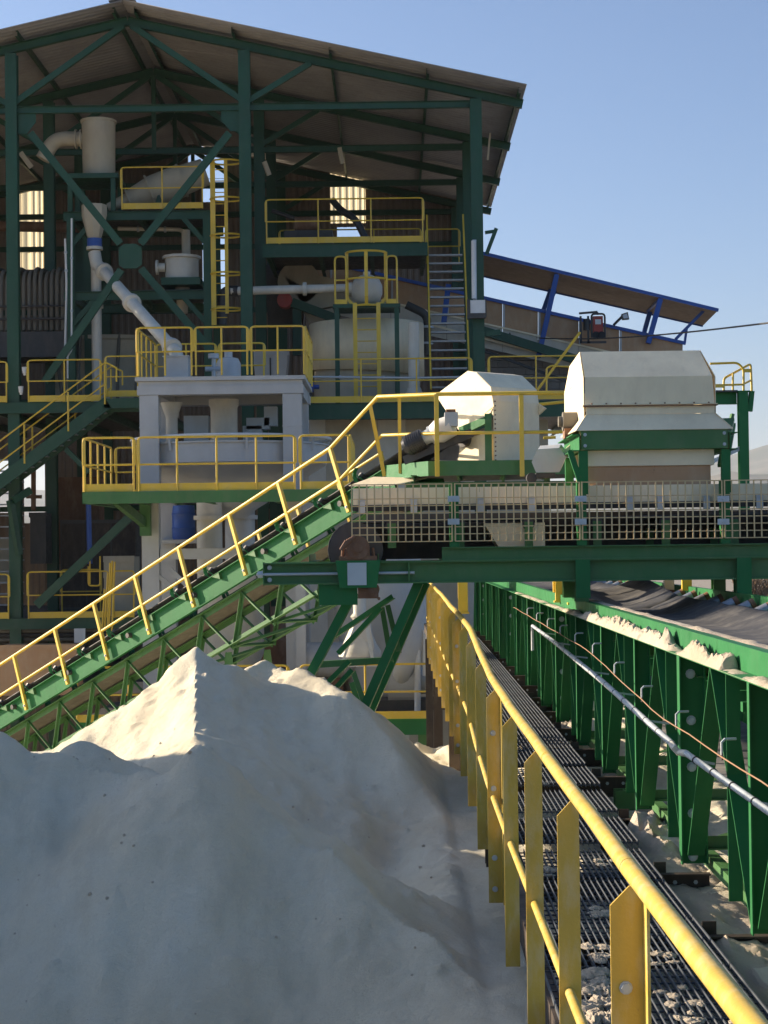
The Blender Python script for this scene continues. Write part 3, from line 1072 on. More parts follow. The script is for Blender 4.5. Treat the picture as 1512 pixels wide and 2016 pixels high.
# ------------------------------------------------------------------ railings in general
def fillet(pts, r, n=4):
    out = [V(pts[0])]
    for a, b, c in zip(pts, pts[1:], pts[2:]):
        a, b, c = V(a), V(b), V(c)
        d0, d1 = (a-b), (c-b)
        rr = min(r, d0.length*.45, d1.length*.45)
        p, q = b+d0.normalized()*rr, b+d1.normalized()*rr
        for i in range(n+1):
            t = i/n
            out.append(p*(1-t)**2+b*2*t*(1-t)+q*t*t)
    out.append(V(pts[-1]))
    return out


def railing(name, label, runs, h=1.1, spacing=1.2, toe=True, mat=None, r=.021, group=None, round_ends=True, mid=.5, parent=None):
    """runs: list of floor-level polylines; every run is a closed-end panel"""
    mat = mat or YEL
    base = V(runs[0][0])
    t = parent or thing(name, label, 'railing', base, group)
    U = V((0, 0, h))
    M_ = V((0, 0, h*mid))
    for run in runs:
        run = [V(p) for p in run]
        if round_ends:
            top = fillet([run[0]+M_]+[p+U for p in run]+[run[-1]+M_], .12)
        else:
            top = [p+U for p in run]
        MB().tube(top, r, 8).build('handrail', mat, t)
        MB().tube([p+M_ for p in run], r*.85, 8).build('mid_rail', mat, t)
        for a, b in zip(run, run[1:]):
            L = (b-a).length
            n_ = max(1, round(L/spacing))
            for i in range(n_+1):
                if i == n_ and b is not run[-1]:
                    continue
                p = a.lerp(b, i/n_)
                if i == 0 and a is run[0]:
                    p = a.lerp(b, min(.3, .03/L))
                if i == n_:
                    p = a.lerp(b, 1-min(.3, .03/L))
                MB().tube([p, p+U*.985], r*.95, 8).build('post', mat, t)
            if toe:
                d = (b-a).normalized()*.02
                MB().bar(a+d+V((0, .02, .09)), b-d+V((0, .02, .09)), .006, .16).build('toe_board', mat, t)
    return t


# ------------------------------------------------------------------ inclined belt conveyor (left to centre)
inc = thing('inclined_conveyor', 'light green inclined belt conveyor climbing from lower left to the cream head hood', 'conveyor', at(300, 1400, 29.5))
A = at(0, 1418, 32.4)
B = at(690, 992, 26.0)
dI = (B-A)
lenI = dI.length
dI = dI/lenI
hI = V((dI.x, dI.y, 0)).normalized()
sI = V((hI.y, -hI.x, 0))          # horizontal, towards the camera side is ...
if sI.y > 0:
    sI = -sI
uI = dI.cross(sI)
if uI.z < 0:
    uI = -uI
A2 = A-dI*4.2
B2 = at(770, 943, 25.35)


def IP(s, side=0., up=0.):
    """point on the inclined conveyor: s metres along, side towards camera, up perpendicular"""
    return A+dI*s+sI*side+uI*up


LB = (B2-A).length
s = -4.2
while s < LB-.1:
    e = min(s+3.05, LB)
    MB().prof(IP(s), IP(e-.004), [(0, -.17), (.07, -.17), (.07, -.158), (.010, -.158), (.010, .158), (.07, .158), (.07, .17), (0, .17)][::1], uI).build('side_channel', GREEN, inc)
    MB().prof(IP(s, -1.0), IP(e-.004, -1.0), [(0, -.17), (-.07, -.17), (-.07, .17), (0, .17)][::-1], uI).build('side_channel', GREEN, inc)
    q = MB()
    a, b = IP(s, -.10, -.21), IP(e-.006, -.10, -.21)
    q.plate([a, b, b-sI*.85, a-sI*.85], uI*.008)
    q.build('drip_plate', DUSTPLATE, inc)
    # splice fish plate and small holes
    MB().prof(IP(e-.12, .003), IP(e+.12, .003), [(0, -.11), (.006, -.11), (.006, .11), (0, .11)], uI).build('fish_plate', GREEN, inc)
    s = e
# belt and idlers
m = MB()
ss = [-4.2+i*.45 for i in range(int((LB+5)/.45)+2)]
for s in ss:
    for side, up in ((-.02, .30), (-.28, .235), (-.72, .235), (-.98, .30)):
        m.v.append(IP(s, side, up))
for i in range(len(ss)-1):
    for j in range(3):
        k = i*4+j
        m.f.append((k, k+4, k+5, k+1))
ob = m.build('belt', RUBBER, inc)
sd = ob.modifiers.new('s', 'SOLIDIFY')
sd.thickness = .02
s = -3.6
k = 0
while s < LB-.3:
    for side in (0, -1.0):
        sg = 1 if side == 0 else -1
        # curved idler bracket
        pts = [IP(s+.02, side+.0*sg, .17), IP(s-.02, side+.03*sg, .24), IP(s-.02, side+.045*sg, .32), IP(s+.02, side+.05*sg, .38), IP(s+.075, side+.05*sg, .405)]
        q = MB()
        for a, b in zip(pts, pts[1:]):
            q.bar(a, b, .06, .016, uI)
        q.bar(pts[0]+dI*.10, pts[2]+dI*.05, .05, .012, uI)
        q.build('idler_bracket', GREEN, inc)
    a, b = IP(s+.05, .0, .30), IP(s+.05, -.3, .18)
    MB().cyl(a, b, .05, n=10).build('roller', STEEL, inc)
    MB().cyl(IP(s+.05, -.3, .17), IP(s+.05, -.7, .17), .05, n=10).build('roller', STEEL, inc)
    # stiffener gusset under flange
    g_ = IP(s+.18, .0, 0)
    MB().plate([IP(s+.12, .012, .157), IP(s+.30, .012, .157), IP(s+.30, .012, .05)], sI*.055).build('gusset', GREEND, inc)
    if k % 2 == 0:
        MB().cyl(IP(s+.5, .011, .06), IP(s+.5, .09, .06), .045, n=10).build('return_roller_end', STEEL, inc)
    s += .92
    k += 1
# supporting lattice below the belt
NT = 12
s0, s1 = -4.0, LB-.4
ch = []
for side in (-.10, -.92):
    a, b = IP(s0, side, -1.02), IP(s1-1.8, side, -.95)
    MB().angle(a, b, .09, .009, 1, 1, uI).build('lattice_chord', GREEND, inc)
    a, b = IP(s0, side, -.24), IP(s1, side, -.24)
    MB().angle(a, b, .09, .009, 1, -1, uI).build('lattice_chord', GREEND, inc)
    for i in range(NT):
        u0 = s0+(s1-1.8-s0)*i/NT
        u1 = s0+(s1-1.8-s0)*(i+1)/NT
        um = (u0+u1)/2
        MB().angle(IP(u0, side, -1.0), IP(um, side, -.26), .055, .006, 1, 1, sI).build('lattice_brace', GREEND, inc)
        MB().angle(IP(um, side, -.26), IP(u1, side, -1.0), .055, .006, 1, 1, sI).build('lattice_brace', GREEND, inc)
for i in range(NT+1):
    u0 = s0+(s1-1.8-s0)*i/NT
    MB().angle(IP(u0, -.10, -1.0), IP(u0, -.92, -1.0), .055, .006, 1, 1, uI).build('lattice_tie', GREEND, inc)
    if i < NT:
        u1 = s0+(s1-1.8-s0)*(i+1)/NT
        MB().angle(IP(u0, -.10, -1.0), IP(u1, -.92, -1.0), .05, .006, 1, 1, uI).build('lattice_tie', GREEND, inc)
# trestle legs below the lattice
for s, h in ((3.3, 5.2), (6.3, 6.4)):
    for side in (-.10, -.92):
        a = IP(s, side, -1.0)
        MB().angle(a, V((a.x+.75, a.y-.2, -.2)), .10, .01).build('leg', GREEND, inc)
        MB().angle(a, V((a.x-.55, a.y+.2, -.2)), .10, .01).build('leg', GREEND, inc)
    for q in range(4):
        z = a.z-1.-q*1.1
        MB().angle((a.x-.15*(q+1), a.y, z), (a.x+.2*(q+1), a.y-.6, z-.5), .06, .007).build('lattice_brace', GREEND, inc)

# platform round the head of the inclined conveyor
YH = 24.2
zH = at(800, 938, YH).z
hpl = thing('head_platform', 'green steel platform edge under the cream head hood', 'platform', at(850, 938, YH))
c0 = at(757, 925, 25.4)
c1 = at(843, 922, YH)
c2 = at(1150, 915, YH)
zf0, zf1 = at(830, 937, YH).z, at(830, 908, YH).z
MB().plate([(c0.x, c0.y, zf0), (c1.x, c1.y, zf0), (c1.x, c1.y, zf1), (c0.x, c0.y, zf1)], (.006, .008, 0)).build('fascia', GREEN, hpl)
MB().plate([(c1.x+.002, c1.y, zf0), (c2.x, c1.y+.0, zf0), (c2.x, c1.y, zf1), (c1.x+.002, c1.y, zf1)], (0, .01, 0)).build('fascia', GREEND, hpl)
MB().plate([(c0.x, c0.y+.03, zf0+.03), (c1.x+.03, c1.y+.03, zf0+.03), (c2.x, c1.y+.03, zf0+.03), (c2.x+.3, c1.y+2.3, zf0+.03), (c0.x+1, c0.y+2.2, zf0+.03)], (0, 0, .03)).build('deck', STEEL, hpl)
for k in range(5):
    x = c1.x-.2+k*.62
    MB().ibeam((x, c1.y+.06, zf0-.05), (x+.1, c1.y+2.2, zf0-.05), .08, .13, .01).build('joist', GREEND, hpl)
MB().ibeam((c0.x+.3, c1.y+.35, zf0-.16), (c2.x, c1.y+.35, zf0-.16), .12, .16, .01).build('joist', GREEND, hpl)
q = at(735, 945, 25.0)
MB().plate([(q.x, q.y+.1, q.z+.04), (q.x+.75, q.y-.3, q.z+.0), (q.x+.2, q.y-.2, q.z-.10), (q.x-.35, q.y+.1, q.z-.08)], (0, 0, .01)).build('side_sheet', CREAM, hpl)

# railing of the inclined conveyor and of the head platform
ir = thing('conveyor_railing', 'bright yellow railing following the inclined conveyor up and round its head platform', 'railing', at(300, 1250, 29))
pr = 1.02
posts = []
for px, py_ in ((63, 1402), (137, 1352), (218, 1302), (302, 1250), (389, 1192), (481, 1133), (579, 1072), (684, 1000)):
    # foot of the post lies on the channel side: find s from the photo column
    best = min(((at(px, py_, 32.4-6.4*t_/80)-IP(lenI*t_/80, .08, -.1)).length, lenI*t_/80) for t_ in range(-8, 96))
    posts.append(best[1])
st = [-3.6, -2.6, -1.5]+posts
for i, s in enumerate(st):
    a, b = IP(s, .078, -.13), IP(s, .078, pr-.13)+V((0, 0, 0))
    MB().bar(a, b, .055, .055, sI).build('post', YEL, ir)
    MB().bolt(IP(s, .106, -.05), sI, .016, .02).build('bolt', GALV, ir)
stop = LB-.25
e1 = IP(stop, .078, pr-.13)
e2 = at(742, 781, 25.3)
c1r = V((c1.x, c1.y-.06, 0))
T0 = at(860, 776, YH-.1)
T1 = V((c2.x, c1.y-.06, T0.z))
M0 = at(860, 853, YH-.1)
M1 = V((c2.x, c1.y-.06, M0.z))
k0, m0 = at(744, 781, 25.35), at(752, 857, 25.35)
MB().tube([IP(-4.2, .078, pr-.13), IP(st[-1], .078, pr-.13), k0, T0, T1], .029, 10).build('handrail', YEL, ir)
MB().tube([IP(-4.2, .078, pr*.5-.13), IP(st[-1], .078, pr*.5-.13), m0, M0, M1], .024, 10).build('mid_rail', YEL, ir)
for px, a, b, y in ((786, 782, 932, 24.95), (859, 776, 938, YH-.1), (1026, 778, 938, YH-.1)):
    p, q = at(px, a, y), at(px+1, b, y)
    q.x, q.y = p.x, p.y
    MB().bar(p, q, .06 if px != 786 else .045, .055, V((0, 1, 0))).build('post', YEL, ir)
p, q = at(729, 800, 25.4), at(757, 938, 25.4)
MB().bar(p, q, .055, .055, V((0, 1, 0))).build('post', YEL, ir)
# far-side railing bits seen beyond the belt
fr = thing('far_conveyor_railing', 'short yellow railing on the far side of the inclined conveyor below its head', 'railing', at(660, 985, 28))
fa, fb_ = IP(-4, -1.07, 0), IP(LB-1.1, -1.07, 0)
for hgt, r_ in ((pr-.13, .022), (pr*.5-.13, .018)):
    MB().tube([IP(LB-4.2, -1.07, hgt), IP(LB-1.0, -1.07, hgt)], r_, 8).build('handrail', YEL, fr)
for k in range(4):
    s = LB-4.1+k*1.02
    MB().bar(IP(s, -1.07, -.1), IP(s, -1.07, pr-.13), .05, .05, sI).build('post', YEL, fr)

# drive, head chute and head hood
drv = thing('drive_motor', 'dark electric motor with silver gearbox on the inclined conveyor head', 'motor', at(835, 900, 24.6))
ga = at(802, 878, 24.55)
gb = at(850, 856, 24.45)
ax = (gb-ga).normalized()
q = MB().cyl(ga, ga+ax*.26, .135, n=20)
for k in range(7):
    q.cyl(ga+ax*(.03+.032*k), ga+ax*(.045+.032*k), .148, n=20)
q.build('motor_body', GLASSY, drv)
MB().cyl(ga-ax*.05, ga-ax*.001, .10, .115, n=18).build('fan_cowl', GLASSY, drv)
MB().cyl(ga+ax*.262, ga+ax*.36, .10, n=16).cyl(ga+ax*.361, ga+ax*.40, .13, n=16).build('coupling', GALV, drv)
g0 = ga+ax*.401
MB().cyl(g0, g0+ax*.10, .13, .17, n=16).cyl(g0+ax*.1005, g0+ax*.30, .17, .15, n=16).build('gearbox', WHITE, drv)
p = g0+ax*.2
MB().box(p.x-.02, p.x+.16, p.y-.16, p.y+.06, p.z+.02, p.z+.21).build('gear_case', GALV, drv)
MB().box(p.x-.0, p.x+.13, p.y-.15, p.y+.05, p.z+.212, p.z+.25).build('breather_cap', RUST, drv)
MB().box(ga.x+.12, ga.x+.20, ga.y-.132, ga.y-.118, ga.z-.02, ga.z+.06).build('name_plate', WHITE, drv)
MB().bar(ga+V((-.05, .05, -.20)), g0+ax*.6+V((0, .05, -.22)), .12, .03, V((0, -1, .2))).build('base_plate', STEEL, drv)

hh = thing('head_hood', 'cream pentagonal hood over the head pulley of the inclined conveyor', 'hood', at(960, 905, YH))
hO = at(968, 905, YH+.1)            # near front lower edge
dh = V((.66, -.75, 0)).normalized()   # conveyor direction in plan
nh = V((-dh.y, dh.x, 0))              # across the belt, away from the camera
if nh.y < 0:
    nh = -nh


def HP(along, across, z):
    return V((hO.x, hO.y, 0))+dh*along+nh*across+V((0, 0, z))


def az(px, py_):
    """(along, z) of a point on the near side plane seen at this pixel"""
    d = RC @ V(((px-756)/F, -(py_-1008)/F, -1))
    # plane through hO with normal nh
    t_ = (V((hO.x, hO.y, CAM.z))-CAM).dot(nh)/d.dot(nh)
    p_ = CAM+d*t_
    return ((p_-V((hO.x, hO.y, p_.z))).dot(dh), p_.z)


side = [az(*q_) for q_ in ((905, 850), (858, 778), (920, 731), (938, 734), (966, 762), (970, 790), (968, 815))]
wdt = .90
MB().plate([HP(a, 0, z) for a, z in side], nh*.006).build('side_panel', CREAM, hh)
MB().plate([HP(a, wdt, z) for a, z in side], nh*.006).build('side_panel', CREAM, hh)
edge = [side[1], side[2], side[3], side[4], side[5]]
low = az(967, 906)
edge.append((side[5][0], low[1]))
for (a0_, z0_), (a1_, z1_) in zip(edge, edge[1:]):
    pts = [HP(a0_, .007, z0_), HP(a1_, .007, z1_), HP(a1_, wdt-.001, z1_), HP(a0_, wdt-.001, z0_)]
    nrm = (pts[1]-pts[0]).cross(pts[2]-pts[0]).normalized()*.006
    MB().plate(pts, nrm).build('front_panel', CREAM, hh)
# lower skirt of the hood, inclined seam and frame
sk = [az(*q_) for q_ in ((905, 838), (972, 788), (974, 800), (908, 852))]
MB().plate([HP(a, -.02, z) for a, z in sk], nh*.018).build('seam_flange', CREAM, hh)
sk = [az(*q_) for q_ in ((908, 848), (972, 805), (969, 812), (906, 858))]
MB().plate([HP(a, -.03, z) for a, z in sk], nh*.025).build('seam_flange', CREAM, hh)
sk = [az(*q_) for q_ in ((908, 842), (966, 818), (966, 832), (915, 857))]
MB().plate([HP(a, -.06, z) for a, z in sk], nh*.05).build('frame_angle', GREEN, hh)
p, q = HP(-.03, -.03, zf1), HP(-.03, -.03, az(962, 815)[1])
MB().ibeam(p, q, .09, .09, .008, V((0, 1, 0))).build('frame_post', GREEND, hh)
sk = [az(*q_) for q_ in ((902, 865), (955, 852), (955, 906), (898, 906))]
MB().plate([HP(a, .04, z) for a, z in sk], nh*.9).build('chute_side', CREAM, hh)
sk = [az(*q_) for q_ in ((840, 905), (905, 860), (905, 906))]
MB().plate([HP(a, .06, z) for a, z in sk], nh*.9).build('chute_wedge', STEEL, hh)
p = HP(-.55, -.02, az(930, 862)[1])
MB().cyl(p, p+nh*1.1, .12, n=18).build('head_pulley', STEEL, hh)
MB().box(p.x-.07, p.x+.07, p.y-.09, p.y, p.z-.07, p.z+.07).build('bearing', GLASSY, hh)
a_, z_ = az(1, 1)
for pz in (840, 815):
    pass
MB().plate([HP(side[5][0]+.01, wdt*.98, az(970, 790)[1]), HP(side[5][0]+.13, wdt*1.0, az(970, 800)[1]), HP(side[5][0]+.01, wdt*.98, az(970, 812)[1])], nh*.03).build('lip', CREAM, hh)

# ------------------------------------------------------------------ main building (open steel shed)
YB = 46.0
bay = 5.0
Xc = [at(27, 600, YB).x, at(486, 600, YB).x, at(940, 500, YB).x]
Xc.insert(0, 2*Xc[0]-Xc[1])
Xm = (Xc[1]+Xc[2])/2
zE = at(940, 205, YB).z              # bottom chord
zA_ = at(250, 42, YB).z              # top chord at the ridge
slope = (zA_-at(1028, 205, YB).z)/(at(1028, 205, YB).x-Xm)
ZF = 11.72                           # main operating floor
ZL = 6.15                            # lower floor
shed = thing('process_building', 'open-fronted green steel process building with a brown gable roof', 'building', (Xm, YB, 0))


def zr(x):
    return zA_-abs(x-Xm)*slope


frames = [YB, YB+5, YB+10, YB+15]
xe = at(1029, 205, YB).x
for i, y in enumerate(frames):
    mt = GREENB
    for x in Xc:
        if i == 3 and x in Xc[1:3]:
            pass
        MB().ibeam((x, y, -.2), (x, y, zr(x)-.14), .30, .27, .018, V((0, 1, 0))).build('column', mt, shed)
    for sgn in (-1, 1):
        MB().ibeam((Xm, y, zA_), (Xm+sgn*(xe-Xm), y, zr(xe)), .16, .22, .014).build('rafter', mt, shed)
        a = V((Xc[2] if sgn > 0 else Xc[1], y, zE+.12))
        MB().bar((Xm+sgn*.1, y-.02, zA_-.12), (a.x-sgn*.05, y-.02, a.z+.05), .12, .15).build('truss_diagonal', mt, shed)
        xo = Xm+sgn*4.75
        MB().bar((a.x+sgn*.08, y-.02, a.z+.02), (xo, y-.02, zr(xo)-.1), .12, .14).build('truss_diagonal', mt, shed)
    MB().ibeam((Xc[0], y+.001, zE), (Xc[3], y+.001, zE), .14, .18, .012).build('bottom_chord', mt, shed)
    if i:
        MB().bar((Xm, y, zA_-.1), (Xm, y, zE), .12, .12, V((0, 1, 0))).build('truss_post', mt, shed)
    # column haunch plates
    if i == 0:
        for x, sg in ((Xc[1], 1), (Xc[2], -1)):
            MB().plate([(x+sg*.15, y-.01, zE-.09), (x+sg*.62, y-.01, zE-.09), (x+sg*.62, y-.01, zE-.32), (x+sg*.38, y-.01, zE-.62), (x+sg*.15, y-.01, zE-.62)], (0, .02, 0)).build('haunch_plate', mt, shed)
# X bracing in the left front bay with its big centre gusset
gc = at(257, 505, YB-.05)
for (px, py_) in ((60, 262), (452, 262), (88, 752), (430, 706)):
    p = at(px, py_, YB-.05)
    d = (p-gc).normalized()
    MB().bar(gc+d*.42, p, .10, .19, V((0, 1, 0)).cross(d)).build('cross_brace', GREENB, shed)
s_ = .33
MB().plate([gc+V((-.30, -.06, .20)), gc+V((-.16, -.06, .32)), gc+V((.16, -.06, .32)), gc+V((.30, -.06, .20)), gc+V((.30, -.06, -.22)), gc+V((.17, -.06, -.32)), gc+V((-.17, -.06, -.32)), gc+V((-.30, -.06, -.22))], (0, .03, 0)).build('brace_gusset', GREENB, shed)
# purlins and roof sheets
pxs = [.25, 2.75, 5.25, 7.75, 10.1]
for sgn in (-1, 1):
    for d in pxs:
        x = Xm+sgn*d
        MB().chan((x, YB-.55, zr(x)+.19), (x, YB+15.3, zr(x)+.19), .07, .16, .006, sgn).build('purlin', GREENB, shed)


def corrugated(o, u, L, v, W, pitch=.20, amp=.035):
    """trapezoidal sheet: profile along unit u over L, extruded W along unit v"""
    m = MB()
    o, u, v = V(o), V(u), V(v)
    nrm = u.cross(v).normalized()
    n_ = max(1, round(L/pitch))
    pitch = L/n_
    pts = []
    for k in range(n_):
        for f_, h_ in ((0, 0), (.35, 0), (.5, 1), (.85, 1)):
            pts.append(((k+f_)*pitch, h_*amp))
    pts.append((n_*pitch, 0))
    for a, h_ in pts:
        m.v += [o+u*a+nrm*h_, o+u*a+nrm*h_+v*W]
    for k in range(len(pts)-1):
        m.f.append((2*k, 2*k+2, 2*k+3, 2*k+1))
    return m


zo = .285
xsheet = at(1028, 178, YB).x-Xm+.05
sgn_len = math.hypot(xsheet, xsheet*slope)
for sgn in (-1, 1):
    v_ = V((sgn, 0, -slope)).normalized()
    for k in range(4):
        y0 = YB-.9+k*4.1
        m = corrugated((Xm, y0, zA_+zo), (0, 1, 0), 4.09, v_, sgn_len, .26, .04 if sgn < 0 else .04)
        ob = m.build('roof_sheet', ROOFS, shed)
        sd = ob.modifiers.new('s', 'SOLIDIFY')
        sd.thickness = .02
MB().plate([(Xm-.35, YB-.92, zA_+zo-.02), (Xm, YB-.92, zA_+zo+.085), (Xm+.35, YB-.92, zA_+zo-.02), (Xm, YB-.92, zA_+zo+.06)], (0, 16.4, 0)).build('ridge_cap', ROOFS, shed)
# rear wall: corrugated sheets with open bays and translucent strips
YW = YB+15.4
WIDE = 1.5
xw = Xc[0]-1.0
k = 0


def px_at(x):
    return 775+x*F/YW


holes = []          # (x0, x1, z0, z1, kind)
for (a, b, c, d, kind) in ((40, 86, 374, 531, 't'), (651, 719, 334, 440, 't'), (371, 441, 296, 352, 'o'), (398, 441, 352, 398, 'o'), (400, 442, 448, 616, 'o'), (664, 716, 447, 478, 'o'), (0, 30, 905, 1010, 'o'), (48, 88, 900, 1030, 'o'), (60, 84, 300, 352, 't')):
    p, q = at(a, d, YW), at(b, c, YW)
    holes.append((p.x, q.x, p.z, q.z, kind))
xcuts = sorted({Xc[0]-1.0, Xc[3]+.6} | {h_[0] for h_ in holes} | {h_[1] for h_ in holes} | {xw+i*2.0 for i in range(11) if xw+i*2 < Xc[3]+.6})
xcuts = [x for i, x in enumerate(xcuts) if i == 0 or x-xcuts[i-1] > .001]
zcuts = sorted({0., 7.0, 13.2, 17.0} | {h_[2] for h_ in holes} | {h_[3] for h_ in holes})
for xa_, xb_ in zip(xcuts, xcuts[1:]):
    if xb_ <= Xc[0]-1 or xa_ >= Xc[3]+.6:
        continue
    xm = (xa_+xb_)/2
    top = max(zr(xa_), zr(xb_))+.27
    zs = [z for z in zcuts if z < top-.2]+[top]
    merged = []
    for za_, zb_ in zip(zs, zs[1:]):
        zm = (za_+zb_)/2
        kd = 'w'
        for h_ in holes:
            if h_[0] <= xm <= h_[1] and h_[2] <= zm <= h_[3]:
                kd = h_[4]
        if merged and merged[-1][2] == kd:
            merged[-1][1] = zb_
        else:
            merged.append([za_, zb_, kd])
    for za_, zb_, kd in merged:
        if kd == 'o':
            continue
        n_ = max(1, round((xb_-xa_)/.22))
        m = corrugated((xa_, YW, za_), (1, 0, 0), (xb_-xa_)*1.0001, (0, 0, 1), zb_-za_, (xb_-xa_)/n_, .03)
        m.build('translucent_sheet' if kd == 't' else 'wall_sheet', TRANS if kd == 't' else WALLS, shed)
for z in (9.3, 13.0, 16.1, 18.3):
    MB().chan((Xc[0]-1, YW-.06, z), (Xc[3]+.5, YW-.06, z), .07, .18, .008, -1).build('wall_girt', GREENB, shed)
# unseen left end wall, put in to block the sun, and lower rear wall of the right bay
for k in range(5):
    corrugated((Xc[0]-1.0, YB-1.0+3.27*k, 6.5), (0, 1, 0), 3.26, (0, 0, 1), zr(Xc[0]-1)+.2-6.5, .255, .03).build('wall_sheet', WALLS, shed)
# small loose bits hanging in the roof
for (a, b) in (((40, 300), (62, 330)), ((668, 290), (674, 322)), ((520, 318), (530, 345)), ((965, 262), (960, 315))):
    MB().bar(at(*a, YB+4), at(*b, YB+4.1), .05, .14).build('sheet_offcut', DUCT, shed)

# ------------------------------------------------------------------ floors
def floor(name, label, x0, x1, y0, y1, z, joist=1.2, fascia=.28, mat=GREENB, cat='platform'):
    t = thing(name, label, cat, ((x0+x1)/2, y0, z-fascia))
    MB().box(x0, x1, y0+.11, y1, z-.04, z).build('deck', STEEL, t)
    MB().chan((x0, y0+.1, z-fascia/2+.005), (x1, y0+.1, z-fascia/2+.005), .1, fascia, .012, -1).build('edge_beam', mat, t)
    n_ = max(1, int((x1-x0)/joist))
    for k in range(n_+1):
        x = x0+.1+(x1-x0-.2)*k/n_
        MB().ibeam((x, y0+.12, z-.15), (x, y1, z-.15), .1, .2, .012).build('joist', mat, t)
    return t


floor('main_floor', 'green edged main operating floor behind the left front column', Xc[0], at(272, 785, YB).x+.3, YB-.35, YB+11, ZF)
floor('main_floor', 'green edged operating floor between the grey tower and the right column', at(595, 800, YB).x, at(1130, 790, YB).x+.5, YB-.35, YB+11, ZF-.12, fascia=.42)
floor('lower_floor', 'green edged lower floor at the foot of the left front column', Xc[0], at(330, 1210, YB).x, YB-.35, YB+10, ZL)
floor('ground_machine_floor', 'concrete coloured base floor below the left stairs', Xc[0], at(300, 1300, YB).x, YB-1.2, YB+10, 4.55, mat=CONC)
railing('floor_railing', 'yellow railing on the main floor between the left column and the stair head', [[at(54, 780, YB-.35).xy.to_3d()+V((0, 0, ZF)), at(200, 780, YB-.35).xy.to_3d()+V((0, 0, ZF))]], h=1.08)
railing('floor_railing', 'yellow railing end cut by the left photo edge on the main floor', [[(at(-150, 780, YB-.35).x, YB-.35, ZF), (at(15, 780, YB-.35).x, YB-.35, ZF)]], h=1.05)
railing('floor_railing', 'short yellow railing between the stair head and the grey tower', [[(at(207, 780, YB-.4).x, YB-.4, ZF+.1), (at(274, 780, YB-.4).x, YB-.4, ZF+.1)]], h=1.05)
railing('floor_railing', 'long yellow railing in front of the cream tank and ladder', [[(at(602, 780, YB-.35).x, YB-.35, ZF-.12), (at(930, 780, YB-.35).x, YB-.35, ZF-.12)]], h=1.12, spacing=1.55)
railing('floor_railing', 'yellow railing right of the right front column behind the hoods', [[(at(962, 780, YB-.35).x, YB-.35, ZF-.1), (at(1150, 780, YB-.35).x, YB-.35, ZF-.1)]], h=1.12, spacing=1.6)
railing('floor_railing', 'yellow railing on the lower floor right of the left column', [[(at(54, 1205, YB-.35).x, YB-.35, ZL), (at(215, 1205, YB-.35).x, YB-.35, ZL)], [(at(222, 1205, YB-.35).x, YB-.35, ZL), (at(266, 1205, YB-.35).x, YB-.35, ZL)]], h=1.2, spacing=2.1)
railing('floor_railing', 'yellow railing end at the left photo edge on the lower floor', [[(at(-150, 1205, YB-.35).x, YB-.35, ZL), (at(19, 1205, YB-.35).x, YB-.35, ZL)]], h=1.15)
railing('floor_railing', 'yellow railing deep inside the lower floor behind the green brace', [[(at(120, 1190, YB+3).x, YB+3, ZL), (at(200, 1190, YB+3).x, YB+3, ZL)]], h=1.2, toe=False)
gt = thing('ladder_gate', 'small yellow hooped gate on the lower floor railing', 'gate', at(188, 1165, YB-.3))
MB().tube(fillet([at(174, 1115, YB-.3), at(174, 1153, YB-.3), at(197, 1153, YB-.3), at(197, 1095, YB-.3)], .08), .022, 8).build('hoop', YEL, gt)
MB().tube([at(177, 1098, YB-.3), at(177, 1150, YB-.3)], .02, 8).build('post', YEL, gt)
vb = thing('swing_gate', 'yellow upright bars of a folded gate beside the inclined conveyor', 'gate', at(215, 1230, YB-2))
for px, a, b in ((212, 1130, 1240), (217, 1108, 1260), (221, 1104, 1230), (226, 1106, 1250), (206, 1160, 1260)):
    MB().tube([at(px, a, YB-2), at(px-6, b, YB-2)], .025, 8).build('bar', YEL, vb)

# ------------------------------------------------------------------ stairs at the left
stl = thing('steel_stair', 'green steel stair with double yellow handrails rising to the main floor at left', 'stairs', at(0, 940, YB-1.5))
yS = YB-.9
for dy, nm in ((0, 'front'), (1.0, 'rear')):
    a, b = at(-140, 1052, yS+dy), at(212, 792, yS+dy)
    if dy:
        a, b = V((at(-140, 1052, yS).x, yS+dy, at(-140, 1052, yS).z)), V((at(212, 792, yS).x, yS+dy, at(212, 792, yS).z))
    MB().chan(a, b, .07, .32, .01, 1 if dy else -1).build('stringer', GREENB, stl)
    for hh_, rr in ((1.02, .024), (.48, .019)):
        p, q = a+V((0, 0, hh_)), b+V((-.05, 0, hh_))
        MB().tube([p, q, q+V((.28, 0, -.14)), q+V((.28, 0, -.5))] if hh_ > 1 else [p, q], rr, 8).build('handrail', YEL, stl)
    for t_ in (.05, .28, .535, .78, .985):
        p = a.lerp(b, t_)
        MB().tube([p, p+V((0, 0, 1.0))], .024, 8).build('post', YEL, stl)
a, b = at(-140, 1052, yS), at(212, 792, yS)
for k in range(24):
    p = a.lerp(b, (k+.5)/24)
    MB().box(p.x-.12, p.x+.12, yS+.01, yS+.99, p.z-.02, p.z+.01).build('tread', TREAD, stl)
a = at(212, 785, yS)
MB().chan((a.x-.1, yS, ZF-.10), (at(275, 785, yS).x, yS, ZF-.10), .08, .25, .01, -1).build('landing_beam', GREENB, stl)
MB().box(a.x-.05, at(275, 785, yS).x, yS+.01, YB-.36, ZF-.03, ZF).build('landing', STEEL, stl)
